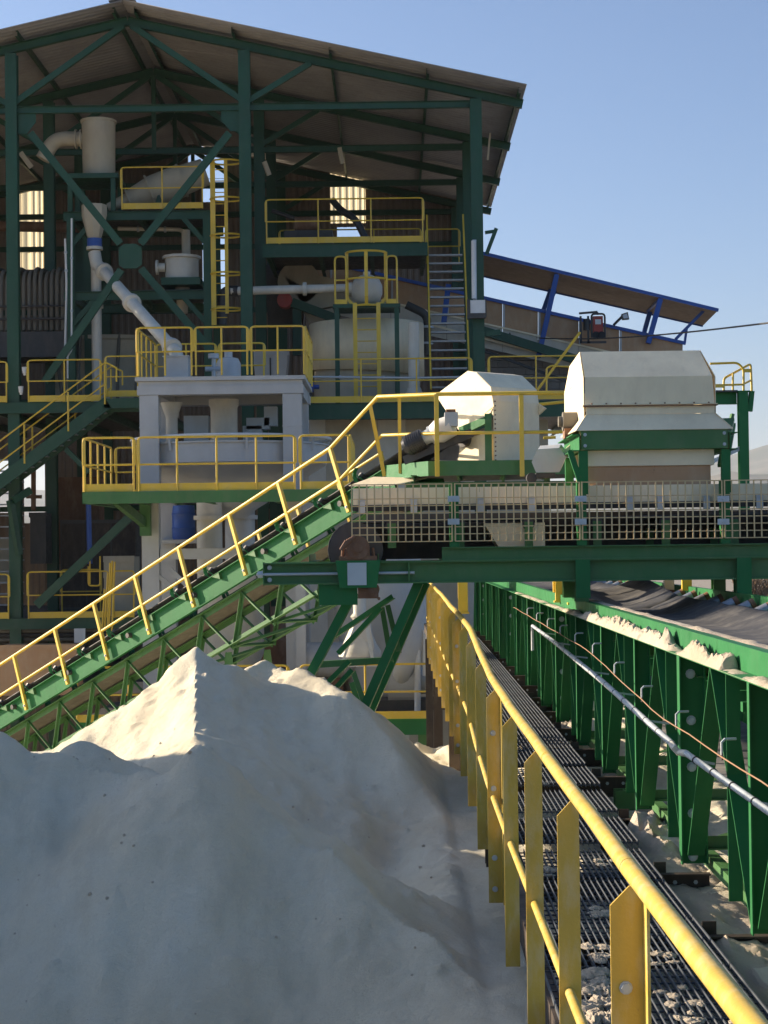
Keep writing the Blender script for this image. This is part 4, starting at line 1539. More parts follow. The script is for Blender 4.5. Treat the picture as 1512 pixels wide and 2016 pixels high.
# braces by the left column
for (a, b) in (((20, 985), (38, 1092)), ((25, 985), (60, 965))):
    MB().bar(at(*a, YB-.6), at(*b, YB-.3), .12, .18).build('knee_brace', GREENB, shed)
for (a, b) in (((72, 1192), (262, 1012)), ((130, 884), (176, 930))):
    MB().bar(at(*a, YB-.55), at(*b, YB-.55), .12, .22, V((0, 1, 0)).cross(V((1, 0, 1)))).build('knee_brace', GREENB, shed)
# white inside ladder left of the left column
ld = thing('wall_stair', 'pale steel treads of an inner stair behind the left column', 'stairs', at(8, 1200, YB+3))
for k in range(15):
    p = at(5, 905+k*22, YB+3)
    MB().box(p.x-1.2, p.x+.55, p.y, p.y+.25, p.z-.02, p.z+.015).build('tread', TREAD, ld)
MB().bar(at(26, 1050, YB+2.9), at(26, 1200, YB+2.9), .05, .05).build('stringer', WHITE, ld)

# ------------------------------------------------------------------ grey filter tower
YT = 40.5
tow = thing('grey_tower', 'grey steel box-column tower carrying a round tank between two railed platforms', 'tower', at(434, 1300, YT))
xa_, xb_ = at(294, 900, YT).x, at(576, 900, YT).x
zT = at(430, 741, YT).z
zb0 = at(430, 776, YT).z
cw = .215
for x in (xa_, xb_):
    for y in (YT+cw, YT+3.3):
        MB().box(x-cw, x+cw, y-cw, y+cw, at(430, 985, YT).z, zb0-.006).build('column', GREY, tow)
        MB().box(x-cw+.02, x+cw-.02, y-cw+.02, y+cw-.02, 2.0, at(430, 985, YT).z-.003).build('column', GREY, tow)
        # weld seams / splice plates
        MB().box(x-cw-.012, x+cw+.012, y-cw-.012, y+cw+.012, zb0-.75, zb0-.73).build('splice_collar', GREY, tow)
for y in (YT, YT+3.1):
    MB().box(xa_-cw-.05, xb_+cw+.05, y-.02, y+.42, zb0, zb0+.20).build('top_beam', GREY, tow)
    MB().box(xa_-cw-.02, xb_+cw+.02, y+.02, y+.38, zb0+.203, zb0+.31).build('top_beam', GREY, tow)
for x in (xa_, xb_):
    MB().box(x-cw, x+cw, YT+.42, YT+3.1, zb0+.01, zb0+.30).build('top_beam', GREY, tow)
MB().box(xa_-cw-.09, xb_+cw+.09, YT-.06, YT+3.6, zb0+.315, zT).build('top_plate', GREY, tow)
zlow = at(430, 1090, YT).z
MB().box(xa_+cw, xb_-cw, YT+.05, YT+.35, zlow-.12, zlow+.12).build('lower_beam', GREY, tow)
MB().box(xa_+cw, xb_-cw, YT+3.1, YT+3.4, zlow-.12, zlow+.12).build('lower_beam', GREY, tow)
for (a, b) in (((290, 1118), (345, 1160)), ((335, 1120), (375, 1160))):
    MB().bar(at(*a, YT+.1), at(*b, YT+.1), .10, .10).build('brace', GREY, tow)
p = at(593, 1250, YT-.4)
MB().ibeam((p.x, p.y, 2), (p.x, p.y, at(593, 1150, YT-.4).z), .22, .22, .016, V((0, 1, 0))).build('column', GREY, tow)
# round tank
tc = V(((xa_+xb_)/2+.06, YT+2.05, 0))
ztk = at(430, 868, YT).z
tank = thing('round_tank', 'grey round thickener tank with conical bottom inside the grey tower', 'tank', (tc.x, tc.y, ztk-2))
TR = 2.28
MB().lathe(tc, [(TR+.05, ztk), (TR+.05, ztk-.04), (TR, ztk-.04), (TR, ztk-.48), (TR-.02, ztk-.49), (.55, ztk-1.55), (.42, ztk-1.75), (0.01, ztk-1.75)], 48).lathe(tc, [(TR-.03, ztk-.4), (TR-.03, ztk+.001), (TR+.05, ztk+.001)], 48).build('shell', GREY, tank)
MB().tube([(tc.x+(TR+.10)*math.cos(2*math.pi*k/48), tc.y+(TR+.10)*math.sin(2*math.pi*k/48), ztk+.13) for k in range(48)], .035, 8, closed=True).build('spray_ring', WHITE, tank)
for k in range(8):
    a = 2*math.pi*(k+.3)/8
    MB().bar((tc.x+(TR+.06)*math.cos(a), tc.y+(TR+.06)*math.sin(a), ztk-.2), (tc.x+(TR+.10)*math.cos(a), tc.y+(TR+.10)*math.sin(a), ztk+.13), .05, .02).build('ring_bracket', GREY, tank)
pc = at(441, 820, YT+1.6)
MB().lathe((pc.x, pc.y, 0), [(.36, zb0), (.36, zb0-.12), (.32, zb0-.2), (.32, ztk-.3)], 24).build('centre_column', PIPEW, tank)
pc2 = at(338, 830, YT+1.0)
MB().lathe((pc2.x, pc2.y, 0), [(.26, zb0-.1), (.14, zb0-.45), (.14, ztk-.3)], 18).build('feed_pipe', PIPEW, tank)
for (a, b, c, d) in ((362, 410, 818, 868), (478, 515, 838, 872), (520, 545, 800, 838), (485, 530, 822, 845)):
    p, q = at(a, d, YT+2.6), at(b, c, YT+2.6)
    MB().box(p.x, q.x, YT+2.6, YT+3.0, p.z, q.z).build('drive_box', GALV, tank)
# pipes below the lower platform
for px, r_, y, mt, nm in ((412, .30, YT+1.2, PIPEW, 'discharge_pipe'), (472, .36, YT+2.2, GREY, 'settling_pipe')):
    p = at(px, 1000, y)
    ztop_ = at(px, 990, y).z
    t = thing(nm, 'pale vertical discharge pipe below the lower tower platform' if px == 412 else 'grey cylindrical vessel beside the pale discharge pipe under the tower', 'pipe' if px == 412 else 'vessel', (p.x, p.y, 2))
    MB().lathe((p.x, p.y, 0), [(r_, ztop_+.3), (r_, 2.0)], 24).build('shell', mt, t)
    for z in (ztop_-.35, ztop_-1.6):
        MB().lathe((p.x, p.y, 0), [(r_, z+.05), (r_+.07, z+.05), (r_+.07, z-.05), (r_, z-.05)], 24).build('flange', mt, t)
dr = thing('blue_drum', 'blue plastic drum standing behind the pale pipe under the tower', 'drum', at(362, 1062, YT+2.6))
p = at(362, 1062, YT+2.6)
MB().lathe(p, [(.0, .0), (.26, 0), (.28, .05), (.28, .25), (.295, .27), (.28, .29), (.28, .6), (.295, .62), (.28, .64), (.26, .82), (0, .84)], 20).build('drum_shell', BLUE, dr)
p = at(362, 1062, YT+2.6)
MB().box(p.x-.6, p.x+.6, p.y-.4, p.y+.5, p.z-.1, p.z-.002).build('drum_shelf', GREY, tow)

# platforms of the tower
zTf = zT+.03
x0, x1 = xa_-cw-.06, xb_+cw+.10
railing('tower_top_railing', 'pale yellow railing round the top platform of the grey tower', [
    [(x0+.02, YT, zTf), (x0+(x1-x0)*.335, YT, zTf)], [(x0+(x1-x0)*.345, YT, zTf), (x0+(x1-x0)*.665, YT, zTf)], [(x0+(x1-x0)*.675, YT, zTf), (x1, YT, zTf)],
    [(x0, YT+.06, zTf), (x0, YT+3.3, zTf)], [(x1, YT+.06, zTf), (x1, YT+3.3, zTf)],
    [(x0, YT+3.36, zTf), (x0+1.5, YT+3.36, zTf)], [(x0+1.55, YT+3.36, zTf), (x0+2.7, YT+3.36, zTf)]], h=1.1, spacing=.8, toe=False, r=.024)
bx_ = thing('feed_box', 'bluish grey square feed box on the tower top under the sloping pipe', 'box', at(348, 742, YT+1.0))
p, q = at(325, 742, YT+1), at(372, 704, YT+1)
MB().box(p.x, q.x, YT+.8, YT+1.5, zTf-.03, q.z).build('body', GREY, bx_)
MB().box(p.x-.03, q.x+.03, YT+.77, YT+1.53, q.z+.002, q.z+.03).build('lid', GREY, bx_)
vl = thing('control_valve', 'small valve stand on the tower top platform', 'valve', at(421, 738, YT+1.6))
p = at(421, 742, YT+1.6)
MB().cyl((p.x, p.y, zTf), (p.x, p.y, zTf+.55), .05, n=10).cyl((p.x, p.y, zTf+.55), (p.x, p.y, zTf+.66), .13, n=14).cyl((p.x-.2, p.y, zTf+.3), (p.x+.2, p.y, zTf+.3), .06, n=10).build('body', GALV, vl)
p = at(450, 742, YT+2.4)
vs2 = thing('small_vessel', 'small grey vessel with dished lid at the back of the tower top', 'vessel', (p.x, p.y, zTf))
MB().lathe((p.x, p.y, zTf), [(.30, 0), (.30, .5), (.24, .62), (.1, .66), (.1, .8), (0, .8)], 20).build('shell', GREY, vs2)

YP = 37.0
zP = at(420, 966, YP).z
lp_ = thing('tower_lower_platform', 'green edged lower platform projecting from the front of the grey tower', 'platform', at(420, 985, YP))
x0, x1 = at(161, 966, YP).x, at(692, 966, YP).x
MB().chan((x0, YP, zP-.12), (x1, YP, zP-.12), .08, .25, .012, -1).build('edge_beam', GREEND, lp_)
MB().chan((x0, YP, zP-.12), (x0, YT+.6, zP-.12), .08, .24, .012, 1).build('edge_beam', GREEND, lp_)
MB().chan((x1, YP, zP-.12), (x1, YT+.6, zP-.12), .08, .24, .012, -1).build('edge_beam', GREEND, lp_)
for k in range(8):
    x = x0+.2+(x1-x0-.4)*k/7
    MB().ibeam((x, YP+.1, zP-.12), (x, YT+.0, zP-.12), .09, .18, .012).build('joist', GREEND, lp_)
MB().box(x0+.02, x1-.02, YP+.02, YT-.03, zP-.012, zP).build('deck', STEEL, lp_)
for (a, b) in (((228, 985), (290, 1035)),):
    MB().bar(at(*a, YP+1.2), at(*b, YT), .12, .2).build('bracket', GREEND, lp_)
p = at(288, 990, YT-.2)
MB().box(p.x-.14, p.x+.10, p.y-.1, p.y+.1, p.z-.75, p.z-.01).build('bracket', GREEND, lp_)
railing('tower_lower_railing', 'pale yellow railing with toe boards round the lower tower platform', [
    [(x0+.03, YP+.03, zP), (at(266, 966, YP).x, YP+.03, zP)], [(at(271, 966, YP).x, YP+.03, zP), (at(583, 966, YP).x, YP+.03, zP)], [(at(590, 966, YP).x, YP+.03, zP), (x1-.02, YP+.03, zP)],
    [(x0+.02, YP+.1, zP), (x0+.02, YT+.3, zP)], [(x1-.02, YP+.1, zP), (x1-.02, YT+.3, zP)], [(x0+.1, YT+.32, zP), (xa_-.3, YT+.32, zP)]], h=1.13, spacing=.83, r=.024)

# low platform behind the sand pile, right of centre
YL = 37.5
zL = at(760, 1416, YL).z
xl0, xl1 = at(150, 1416, YL).x, at(851, 1416, YL).x
floor('pump_platform', 'low green edged pump platform behind the sand pile', xl0, xl1, YL-.1, YL+5, zL, fascia=.34, mat=GREEN)
railing('pump_platform_railing', 'yellow railing with broad toe board on the low pump platform', [[(xl0, YL-.05, zL), (at(570, 1416, YL).x, YL-.05, zL)], [(at(592, 1416, YL).x, YL-.05, zL), (xl1-.03, YL-.05, zL)]], h=1.16, spacing=1.1, r=.024)
for x in (xl1-.2, (xl0+xl1)/2, xl0+.3):
    t = MB().ibeam((x, YL+.2, -.2), (x, YL+.2, zL-.34), .2, .2, .015, V((0, 1, 0))).build('platform_leg', GREEND)
    tag(t, {0: 'green leg under the right end of the low pump platform', 1: 'green leg under the middle of the low pump platform', 2: 'green leg under the left end of the low pump platform'}[(xl1-.2, (xl0+xl1)/2, xl0+.3).index(x)], 'leg')

# ------------------------------------------------------------------ equipment on the upper left frame
YE = 47.6
fr_ = thing('equipment_frame', 'green two-storey equipment frame behind the big cross brace', 'frame', at(270, 700, YE))
zq0, zq1 = at(270, 425, YE).z, at(270, 582, YE).z
xq0, xq1 = at(140, 500, YE).x, at(408, 500, YE).x
for x in (xq0, xq1):
    for y in (YE, YE+2.6):
        MB().ibeam((x, y, ZF), (x, y, zq0), .2, .2, .014, V((0, 1, 0))).build('post', GREENB, fr_)
for z in (zq0, zq1):
    for y in (YE, YE+2.6):
        MB().ibeam((xq0-.2, y-.01, z), (xq1+.2, y-.01, z), .14, .24, .014).build('beam', GREENB, fr_)
    for x in (xq0, xq1, (xq0+xq1)/2):
        MB().ibeam((x, YE+.1, z), (x, YE+2.5, z), .12, .22, .014).build('beam', GREENB, fr_)
MB().box(xq0, xq1, YE+.08, YE+2.5, zq0+.125, zq0+.16).build('deck', STEEL, fr_)
MB().box(xq0+1.6, xq1, YE+.08, YE+2.5, zq1+.125, zq1+.16).build('deck', STEEL, fr_)
for x, sg in ((xq0, 1), (xq1, -1)):
    for z in (zq0, zq1):
        MB().bar((x+sg*.05, YE-.02, z-.75), (x+sg*.62, YE-.02, z-.10), .10, .13).build('knee_brace', GREENB, fr_)
# frame under the tall vessel
zv = at(195, 350, YE).z
for px in (137, 222):
    for y in (YE+.1, YE+1.3):
        x = at(px, 400, YE).x
        MB().ibeam((x, y, zq0+.16), (x, y, zv), .12, .12, .01, V((0, 1, 0))).build('post', GREENB, fr_)
MB().box(at(132, 350, YE).x, at(232, 350, YE).x, YE, YE+1.45, zv+.002, zv+.13).build('vessel_stand', GREENB, fr_)
ves = thing('tall_vessel', 'tall beige cylindrical vessel with side elbow on top of the green frame', 'vessel', at(195, 345, YE+.7))
p = at(195, 345, YE+.7)
ztv = at(195, 238, YE+.7).z
MB().lathe((p.x, p.y, 0), [(.44, zv+.14), (.46, ztv-.06), (.49, ztv-.06), (.49, ztv), (.4, ztv+.01), (0.01, ztv+.02)], 28).build('shell', DUCT, ves)
e0 = at(160, 274, YE+.7)
el = fillet([e0+V((.1, 0, 0)), e0+V((-.72, 0, .03)), e0+V((-1.05, -.05, -.55))], .45, 8)
MB().tube(el, .20, 14).build('elbow_pipe', DUCT, ves)
for d in (.02, -.12):
    MB().cyl(e0+V((d-.04, 0, 0)), e0+V((d, 0, 0)), .27, n=18).build('flange', DUCT, ves)
# inclined cyclone duct behind the upper railing
cy = thing('inclined_duct', 'beige tapering duct lying inclined behind the upper yellow railing', 'duct', at(320, 400, YE+1))
d0, d1 = at(212, 408, YE+1.2), at(400, 340, YE+1.5)
dv = (d1-d0)
MB().cyl(d0, d0+dv*.22, .10, .20, n=20).build('nozzle', DUCT, cy)
MB().cyl(d0+dv*.221, d0+dv*.44, .26, .40, n=24).build('taper', DUCT, cy)
MB().cyl(d0+dv*.441, d0+dv*.77, .42, .46, n=24).build('barrel', DUCT, cy)
MB().cyl(d0+dv*.771, d0+dv*1.02, .42, .38, n=24).build('barrel', DUCT, cy)
for t_ in (.21, .435, .765):
    MB().cyl(d0+dv*t_, d0+dv*(t_+.018), .30 if t_ < .3 else .48, n=24).build('flange', DUCT, cy)
MB().plate([at(305, 402, YE+1), at(312, 378, YE+1), at(322, 402, YE+1)], (0, .1, 0)).build('saddle', GREENB, cy)
zup = zq0+.16
railing('upper_railing', 'yellow railing with toe board in front of the inclined duct', [[(at(237, 400, YE-.2).x, YE-.1, zup), (at(400, 400, YE-.2).x, YE-.1, zup)]], h=1.13, spacing=.95)
# funnel, blue coupling, sloping pipe to the tower
fp_ = thing('sloping_pipe', 'pale chute pipe running from the blue coupling down to the grey tower top', 'pipe', at(345, 700, YT+1.2))
pts = [at(186, 498, YE-.2), at(190, 520, YE-.3), at(205, 535, YE-.5), at(345, 692, YT+1.15), at(350, 706, YT+1.15)]
MB().tube(pts, [.17, .17, .155, .155, .155], 16).build('pipe', PIPEW, fp_)
dd = (pts[3]-pts[2]).normalized()
for f_ in (.0, .42, .96):
    c = pts[2].lerp(pts[3], f_)
    MB().cyl(c-dd*.06, c+dd*.06, .235, n=18).cyl(c-dd*.3, c-dd*.061, .18, n=18).build('flange', PIPEW, fp_)
fu = thing('funnel', 'beige square funnel with blue coupling above the sloping pipe', 'funnel', at(186, 470, YE-.2))
p = at(186, 470, YE-.2)
MB().lathe((p.x, p.y, p.z), [(.17, 0), (.20, .06), (.34, .62), (.34, .9), (.3, .9)], 8).build('cone', DUCT, fu)
MB().cyl(p-V((0, 0, .22)), p-V((0, 0, .001)), .20, n=20).build('coupling', BLUE, fu)
MB().cyl(p-V((0, 0, .30)), p-V((0, 0, .221)), .22, n=20).build('flange', PIPEW, fu)
dp = thing('drop_pipe', 'pale vertical pipe dropping behind the sloping pipe', 'pipe', at(190, 700, YE+.3))
p = at(189, 520, YE+.3)
MB().cyl((p.x, p.y, ZF), (p.x, p.y, p.z), .14, n=16).build('pipe', PIPEW, dp)
MB().cyl((p.x, p.y, p.z-1.2), (p.x, p.y, p.z-1.1), .19, n=16).build('flange', PIPEW, dp)
# round drum
dm = thing('flanged_drum', 'short cream flanged drum with side nozzle on the green frame', 'drum', at(358, 552, YE+.5))
p = at(358, 551, YE+.5)
zt_ = at(358, 505, YE+.5).z-p.z
MB().lathe(p, [(.46, 0), (.46, zt_-.07), (.53, zt_-.07), (.53, zt_), (.0, zt_+.01)], 10).build('shell', PIPEW, dm)
MB().cyl(p+V((-.43, -.1, .33)), p+V((-.62, -.1, .33)), .12, n=14).cyl(p+V((-.621, -.1, .33)), p+V((-.68, -.1, .33)), .20, n=14).build('nozzle', PIPEW, dm)
MB().cyl(p+V((.1, .2, zt_+.01)), p+V((.1, .2, zt_+.75)), .12, n=12).build('riser', DUCT, dm)
MB().box(p.x-.5, p.x+.55, p.y-.5, p.y+.5, p.z-.2, p.z-.002).build('base', GREENB, dm)
MB().cyl(p+V((.0, .1, -.9)), p+V((.0, .1, -.2)), .14, .2, n=14).build('outlet', DUCT, dm)
# caged ladder by the middle column
cl = thing('caged_ladder', 'yellow ladder with safety hoops left of the middle front column', 'ladder', at(430, 625, YB+.6))
yl = YB+.6
za0, zb0_ = at(430, 640, yl).z, at(430, 315, yl).z
x0, x1 = at(420, 500, yl).x, at(446, 500, yl).x
MB().bar((x0, yl, za0), (x0, yl, zb0_), .13, .04, V((0, 1, 0))).build('rail', YEL, cl)
MB().bar((x1, yl, za0+.3), (x1, yl, zb0_), .09, .04, V((0, 1, 0))).build('rail', YEL, cl)
k = 0
while za0+.2+k*.30 < zb0_:
    z = za0+.2+k*.30
    MB().tube([(x0, yl+.02, z), (x1, yl+.02, z)], .014, 6).build('rung', YEL, cl)
    k += 1
for py_ in (319, 392, 464, 539, 609):
    z = at(440, py_, yl).z
    c = V(((x0+x1)/2+.18, yl+.0, z))
    MB().tube([c+V((-.18+.52*math.cos(a*math.pi/10)*1.0, -.45*math.sin(a*math.pi/10)+.1, 0)) if a < 0 else c+V((.0+.42*math.cos(2*math.pi*a/20), .34*math.sin(2*math.pi*a/20), 0)) for a in range(20)], .026, 6, closed=True).build('hoop', YEL, cl)
# back part of left bay: looped hoses, tanks in the dark
hs = thing('hose_bank', 'bank of looped grey hoses over a dark rack at the left', 'hoses', at(60, 640, YB+3))
for k in range(15):
    px = -30+k*11
    p = at(px, 650, YB+3)
    tp = at(px+8*math.sin(k), 528+4*math.cos(k*1.7), YB+3)
    MB().tube(fillet([p, V((p.x, p.y, tp.z)), V((p.x+.05, p.y+1.2, tp.z)), V((p.x+.05, p.y+1.2, p.z))], .5, 6), .055, 8).build('hose', DUSTPLATE, hs)
p = at(-40, 655, YB+2.9)
MB().box(p.x, at(140, 655, YB+2.9).x, p.y-.1, p.y+1.6, p.z-.7, p.z).build('rack', STEEL, hs)
for z in (.35, .7):
    MB().tube([(p.x, p.y-.08, p.z+z), (at(130, 655, YB+2.9).x, p.y-.08, p.z+z)], .03, 8).build('hose_bar', STEEL, hs)
tb = thing('dark_tank', 'dark beige tank in the shade behind the drop pipe', 'tank', at(240, 760, YB+6))
p = at(225, 780, YB+6)
MB().lathe((p.x, p.y, ZF), [(1.9, 0), (1.9, 2.1), (1.95, 2.15), (1.95, 2.25), (0, 2.3)], 28).build('shell', DUCT, tb)
for k in range(5):
    MB().tube([(p.x-1.2+k*.55, p.y-1.85, ZF+2.3), (p.x-1.25+k*.55, p.y-1.98, ZF+1.2), (p.x-1.1+k*.5, p.y-1.95, ZF)], .05, 8).build('hose', DUSTPLATE, tb)
cb = thing('control_cabinet', 'dark control cabinet on the lower floor behind the braces', 'cabinet', at(140, 1190, YB+5))
p = at(120, 1190, YB+5)
MB().box(p.x, p.x+2.2, p.y, p.y+.8, ZL, ZL+2.6).build('body', STEEL, cb)
for k in range(3):
    MB().box(p.x+.05+k*.72, p.x+.72+k*.72, p.y-.03, p.y-.001, ZL+.1, ZL+2.5).build('door', BROWN, cb)
cr = thing('cardboard_crate', 'tan crate on the lower floor beside the tower leg', 'crate', at(235, 1195, YB+1))
p, q = at(205, 1200, YB+1), at(264, 1096, YB+1)
MB().box(p.x, q.x, YB+1, YB+2, ZL, q.z).build('body', DUCT, cr)
for k in range(4):
    z = ZL+.15+k*(q.z-ZL-.2)/3.2
    MB().box(p.x-.01, q.x+.01, YB+.97, YB+.999, z, z+.16).build('slat', DUCT, cr)
bp_ = thing('blue_pipe', 'thin blue vertical pipe below the lower tower platform', 'pipe', at(177, 1130, YB+1))
MB().cyl(at(177, 1110, YB+1), at(174, 990, YB+1), .07, n=10).build('pipe', BLUE, bp_)
rp = thing('rusty_post', 'rust-coloured lattice post in front of the bright opening at left', 'post', at(64, 1010, YB+5))
MB().bar(at(66, 1005, YB+5), at(66, 900, YB+5), .12, .12).bar(at(52, 978, YB+5), at(82, 978, YB+5), .1, .1).build('post', RUST, rp)
for (a, b, c, d, y, mt, nm, lb) in ((105, 195, 940, 1110, YB+7, RUST, 'storage_bin', 'dark beige bin inside the lower left bay'), (60, 90, 1010, 1110, YB+4, STEEL, 'black_bag', 'black covered machine beside the left column'),
                                   (0, 20, 1060, 1150, YB+6, DUCT, 'tan_box', 'tan box on the inner stair at the left edge'), (0, 150, 1270, 1370, YB-2.5, SKIRT, 'timber_hopper', 'tan hopper edge behind the lower end of the inclined conveyor')):
    p, q = at(a, d, y), at(b, c, y)
    t = thing(nm, lb, nm.split('_')[1], ((p.x+q.x)/2, y, p.z))
    MB().plate([(p.x, y, p.z), (q.x, y, p.z), (q.x, y, q.z), (p.x, y, q.z)], (0, .9, 0)).build('body', mt, t)
    MB().box(p.x-.03, q.x+.03, y-.03, y-.002, q.z-.12, q.z+.02).build('rim', mt, t)
# services under the lower floor at far left
ds = thing('pipe_rack', 'dark pipe rack under the lower floor behind the inclined conveyor', 'rack', at(120, 1300, YB-.5))
for k in range(5):
    p = at(0, 1225+k*9, YB-.2)
    MB().tube([(Xc[0], p.y+.1*k, p.z), (at(330, 1225, YB).x, p.y+.1*k, p.z)], .05, 8).build('pipe', STEEL if k % 2 else DUSTPLATE, ds)
jb = MB().box(*(lambda p: (p.x-.14, p.x+.14, p.y-.1, p.y, p.z-.18, p.z+.18))(at(158, 1251, YB-.5))).build('junction_box', WHITE)
tag(jb, 'small white junction box on the dark pipe rack', 'box')
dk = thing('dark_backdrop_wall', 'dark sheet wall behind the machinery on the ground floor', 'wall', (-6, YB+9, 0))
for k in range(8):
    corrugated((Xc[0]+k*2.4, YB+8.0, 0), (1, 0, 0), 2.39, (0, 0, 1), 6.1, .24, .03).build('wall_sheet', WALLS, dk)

# ------------------------------------------------------------------ right bay: tank, access tower, screen machine
tk = thing('cream_tank', 'wide cream tank with a spiral lower edge behind the yellow ladder', 'tank', at(720, 780, YB+3))
yk = YB+3.2
pc = at(722, 700, yk)
rr_ = 113*yk/F
zt_ = at(722, 640, yk).z
n_ = 40
m = MB()
for k in range(n_+1):
    a = math.pi+math.pi*2*k/n_
    lo = zt_-1.25-.55*(k/n_)*1.0
    for z in (zt_-.0, lo):
        m.v.append(V((pc.x+rr_*math.cos(a), yk+rr_*math.sin(a), z)))
for k in range(n_):
    m.f.append((2*k, 2*k+1, 2*k+3, 2*k+2))
ob = m.build('upper_shell', CREAM, tk)
sd = ob.modifiers.new('s', 'SOLIDIFY')
sd.thickness = .04
MB().lathe((pc.x, yk, 0), [(rr_-.12, zt_-.9), (rr_-.12, ZF-.1), (0, ZF-.1)], 36).build('lower_shell', DUCT, tk)
MB().lathe((pc.x, yk, 0), [(rr_-.05, zt_-.15), (0.01, zt_-.12)], 36).build('cover', DUCT, tk)
for px, r_ in ((815, .15),):
    p = at(px, 740, YB+.9)
    MB().cyl((p.x, p.y, ZF), (p.x, p.y, at(px, 635, YB+.9).z), r_, n=14).cyl((p.x, p.y, ZF), (p.x, p.y, ZF+.35), r_*2.0, r_*1.2, n=14).build('stand_pipe', PIPEW, tk)
# access tower with hooped ladder
ac = thing('access_tower', 'green access stand with yellow ladder and hooped guard in front of the cream tank', 'ladder', at(722, 780, YB+1))
ya = YB+.9
zpl = at(722, 598, ya).z
xa2, xb2 = at(664, 700, ya).x, at(782, 700, ya).x
for x in (xa2, xb2):
    for y in (ya+.1, ya+1.1):
        MB().bar((x, y, ZF-.1), (x, y, zpl-.1), .12, .12, V((0, 1, 0))).build('post', GREENB, ac)
MB().box(xa2-.1, xb2+.1, ya, ya+1.2, zpl-.1, zpl).build('landing', GREENB, ac)
xl_, xr_ = at(700, 700, ya).x, at(746, 700, ya).x
for x in (xl_, xr_):
    MB().bar((x, ya-.06, ZF-.1), (x, ya-.06, zpl+.02), .11, .05, V((0, 1, 0))).build('ladder_rail', YEL, ac)
for k in range(8):
    z = ZF+.1+k*.30
    if z < zpl:
        MB().tube([(xl_, ya-.05, z), (xr_, ya-.05, z)], .016, 6).build('rung', YEL, ac)
def hoop_pt(a, z, r_):
    return V(((xl_+xr_)/2+r_*math.sin(a), ya-.1-r_*.75*math.cos(a)+.25, z))
for py_, r_ in ((496, .52), (549, .52), (601, .38)):
    z = at(722, py_, ya).z
    MB().tube([hoop_pt(-1.6+3.2*k/14, z, r_) for k in range(15)], .03, 6).build('hoop', YEL, ac)
for a in (-1.45, 0, 1.45):
    zt2_, zb2_ = at(722, 495, ya).z, at(722, 585, ya).z
    pts = [hoop_pt(a, zt2_, .52), hoop_pt(a, zb2_, .52), hoop_pt(a*.9, at(722, 602, ya).z, .36)]
    for u_, w_ in zip(pts, pts[1:]):
        MB().bar(u_, w_, .09, .02, V((0, 1, 0))).build('hoop_strap', YEL, ac)
for px0, px1 in ((660, 682), (762, 782)):
    a, b = at(px0, 590, ya), at(px1, 590, ya)
    zt2_ = at(670, 505, ya).z
    MB().tube(fillet([(a.x, ya, zpl), (a.x, ya, zt2_), (b.x, ya, zt2_), (b.x, ya, zpl)], .12), .026, 8).build('guard', YEL, ac)
    MB().tube([(a.x, ya, (zpl+zt2_)/2), (b.x, ya, (zpl+zt2_)/2)], .022, 8).build('guard', YEL, ac)
    MB().box(a.x, b.x, ya-.01, ya, zpl, zpl+.12).build('toe_board', YEL, ac)
sph = thing('pressure_vessel', 'grey round vessel with dished head on the access stand', 'vessel', at(724, 595, YB+1.5))
p = at(722, 572, YB+1.6)
MB().lathe((p.x, p.y, p.z), [(0, -.42), (.2, -.40), (.34, -.3), (.42, -.1), (.42, .12), (.34, .3), (.18, .4), (.1, .42), (.1, .5), (0, .5)], 12).build('shell', PIPEW, sph)
hp_ = thing('header_pipe', 'long pale horizontal pipe between the middle column and the round vessel', 'pipe', at(560, 575, YB+1.6))
MB().tube([at(455, 573, YB+1.8), at(690, 567, YB+1.6)], .115, 14).build('pipe', PIPEW, hp_)
for px in (600, 690):
    q = at(px, 569, YB+1.65)
    MB().cyl(q-V((.05, 0, 0)), q+V((.05, 0, 0)), .18, n=14).build('flange', PIPEW, hp_)
MB().tube(fillet([at(470, 573, YB+1.8), at(440, 573, YB+1.9), at(436, 640, YB+1.9)], .3, 6), .15, 12).build('bend', GLASSY, hp_)

# upper right gallery with railings
YG = YB+2.2
zg = at(680, 478, YG).z
gx0, gx1 = at(523, 478, YG).x, at(842, 478, YG).x
floor('upper_gallery', 'green edged upper gallery in the right bay under the roof', gx0-.1, gx1, YG, YG+4.5, zg, fascia=.36)
railing('gallery_railing', 'dull yellow front railing of the upper gallery in the right bay', [[(gx0, YG, zg), (gx1-.1, YG, zg)]], h=1.2, spacing=1.55)
railing('gallery_railing', 'dull yellow rear railing of the upper gallery in the right bay', [[(gx0+.1, YG+4.2, zg), (gx1-.1, YG+4.2, zg)]], h=1.1, spacing=1.5, toe=False)
railing('gallery_railing', 'yellow side railing piece at the head of the steep stair', [[(gx1, YG+3.2, zg-.1), (gx1+1.0, YG+3.2, zg-.1)]], h=1.0, toe=False)
hz_ = thing('black_hose', 'thick black hose arching over the upper gallery', 'hose', at(690, 470, YG+1))
MB().tube(fillet([at(655, 395, YG+2), at(672, 415, YG+1.6), at(700, 430, YG+1), at(722, 475, YG+1)], .4, 6), .10, 10).build('hose', GLASSY, hz_)
mz = thing('gallery_machine', 'dark machine with cable standing on the upper gallery', 'machine', at(600, 475, YG+2))
p, q = at(560, 478, YG+2), at(655, 455, YG+2)
MB().box(p.x, q.x, YG+1.8, YG+2.8, zg, q.z).build('base', STEEL, mz)
MB().cyl((p.x+.3, YG+2, q.z+.2), (p.x+1.0, YG+2, q.z+.2), .22, n=16).build('motor', RUST, mz)
MB().tube([at(535, 415, YG+2), at(580, 430, YG+2), at(600, 460, YG+2)], .06, 8).build('cable', GLASSY, mz)
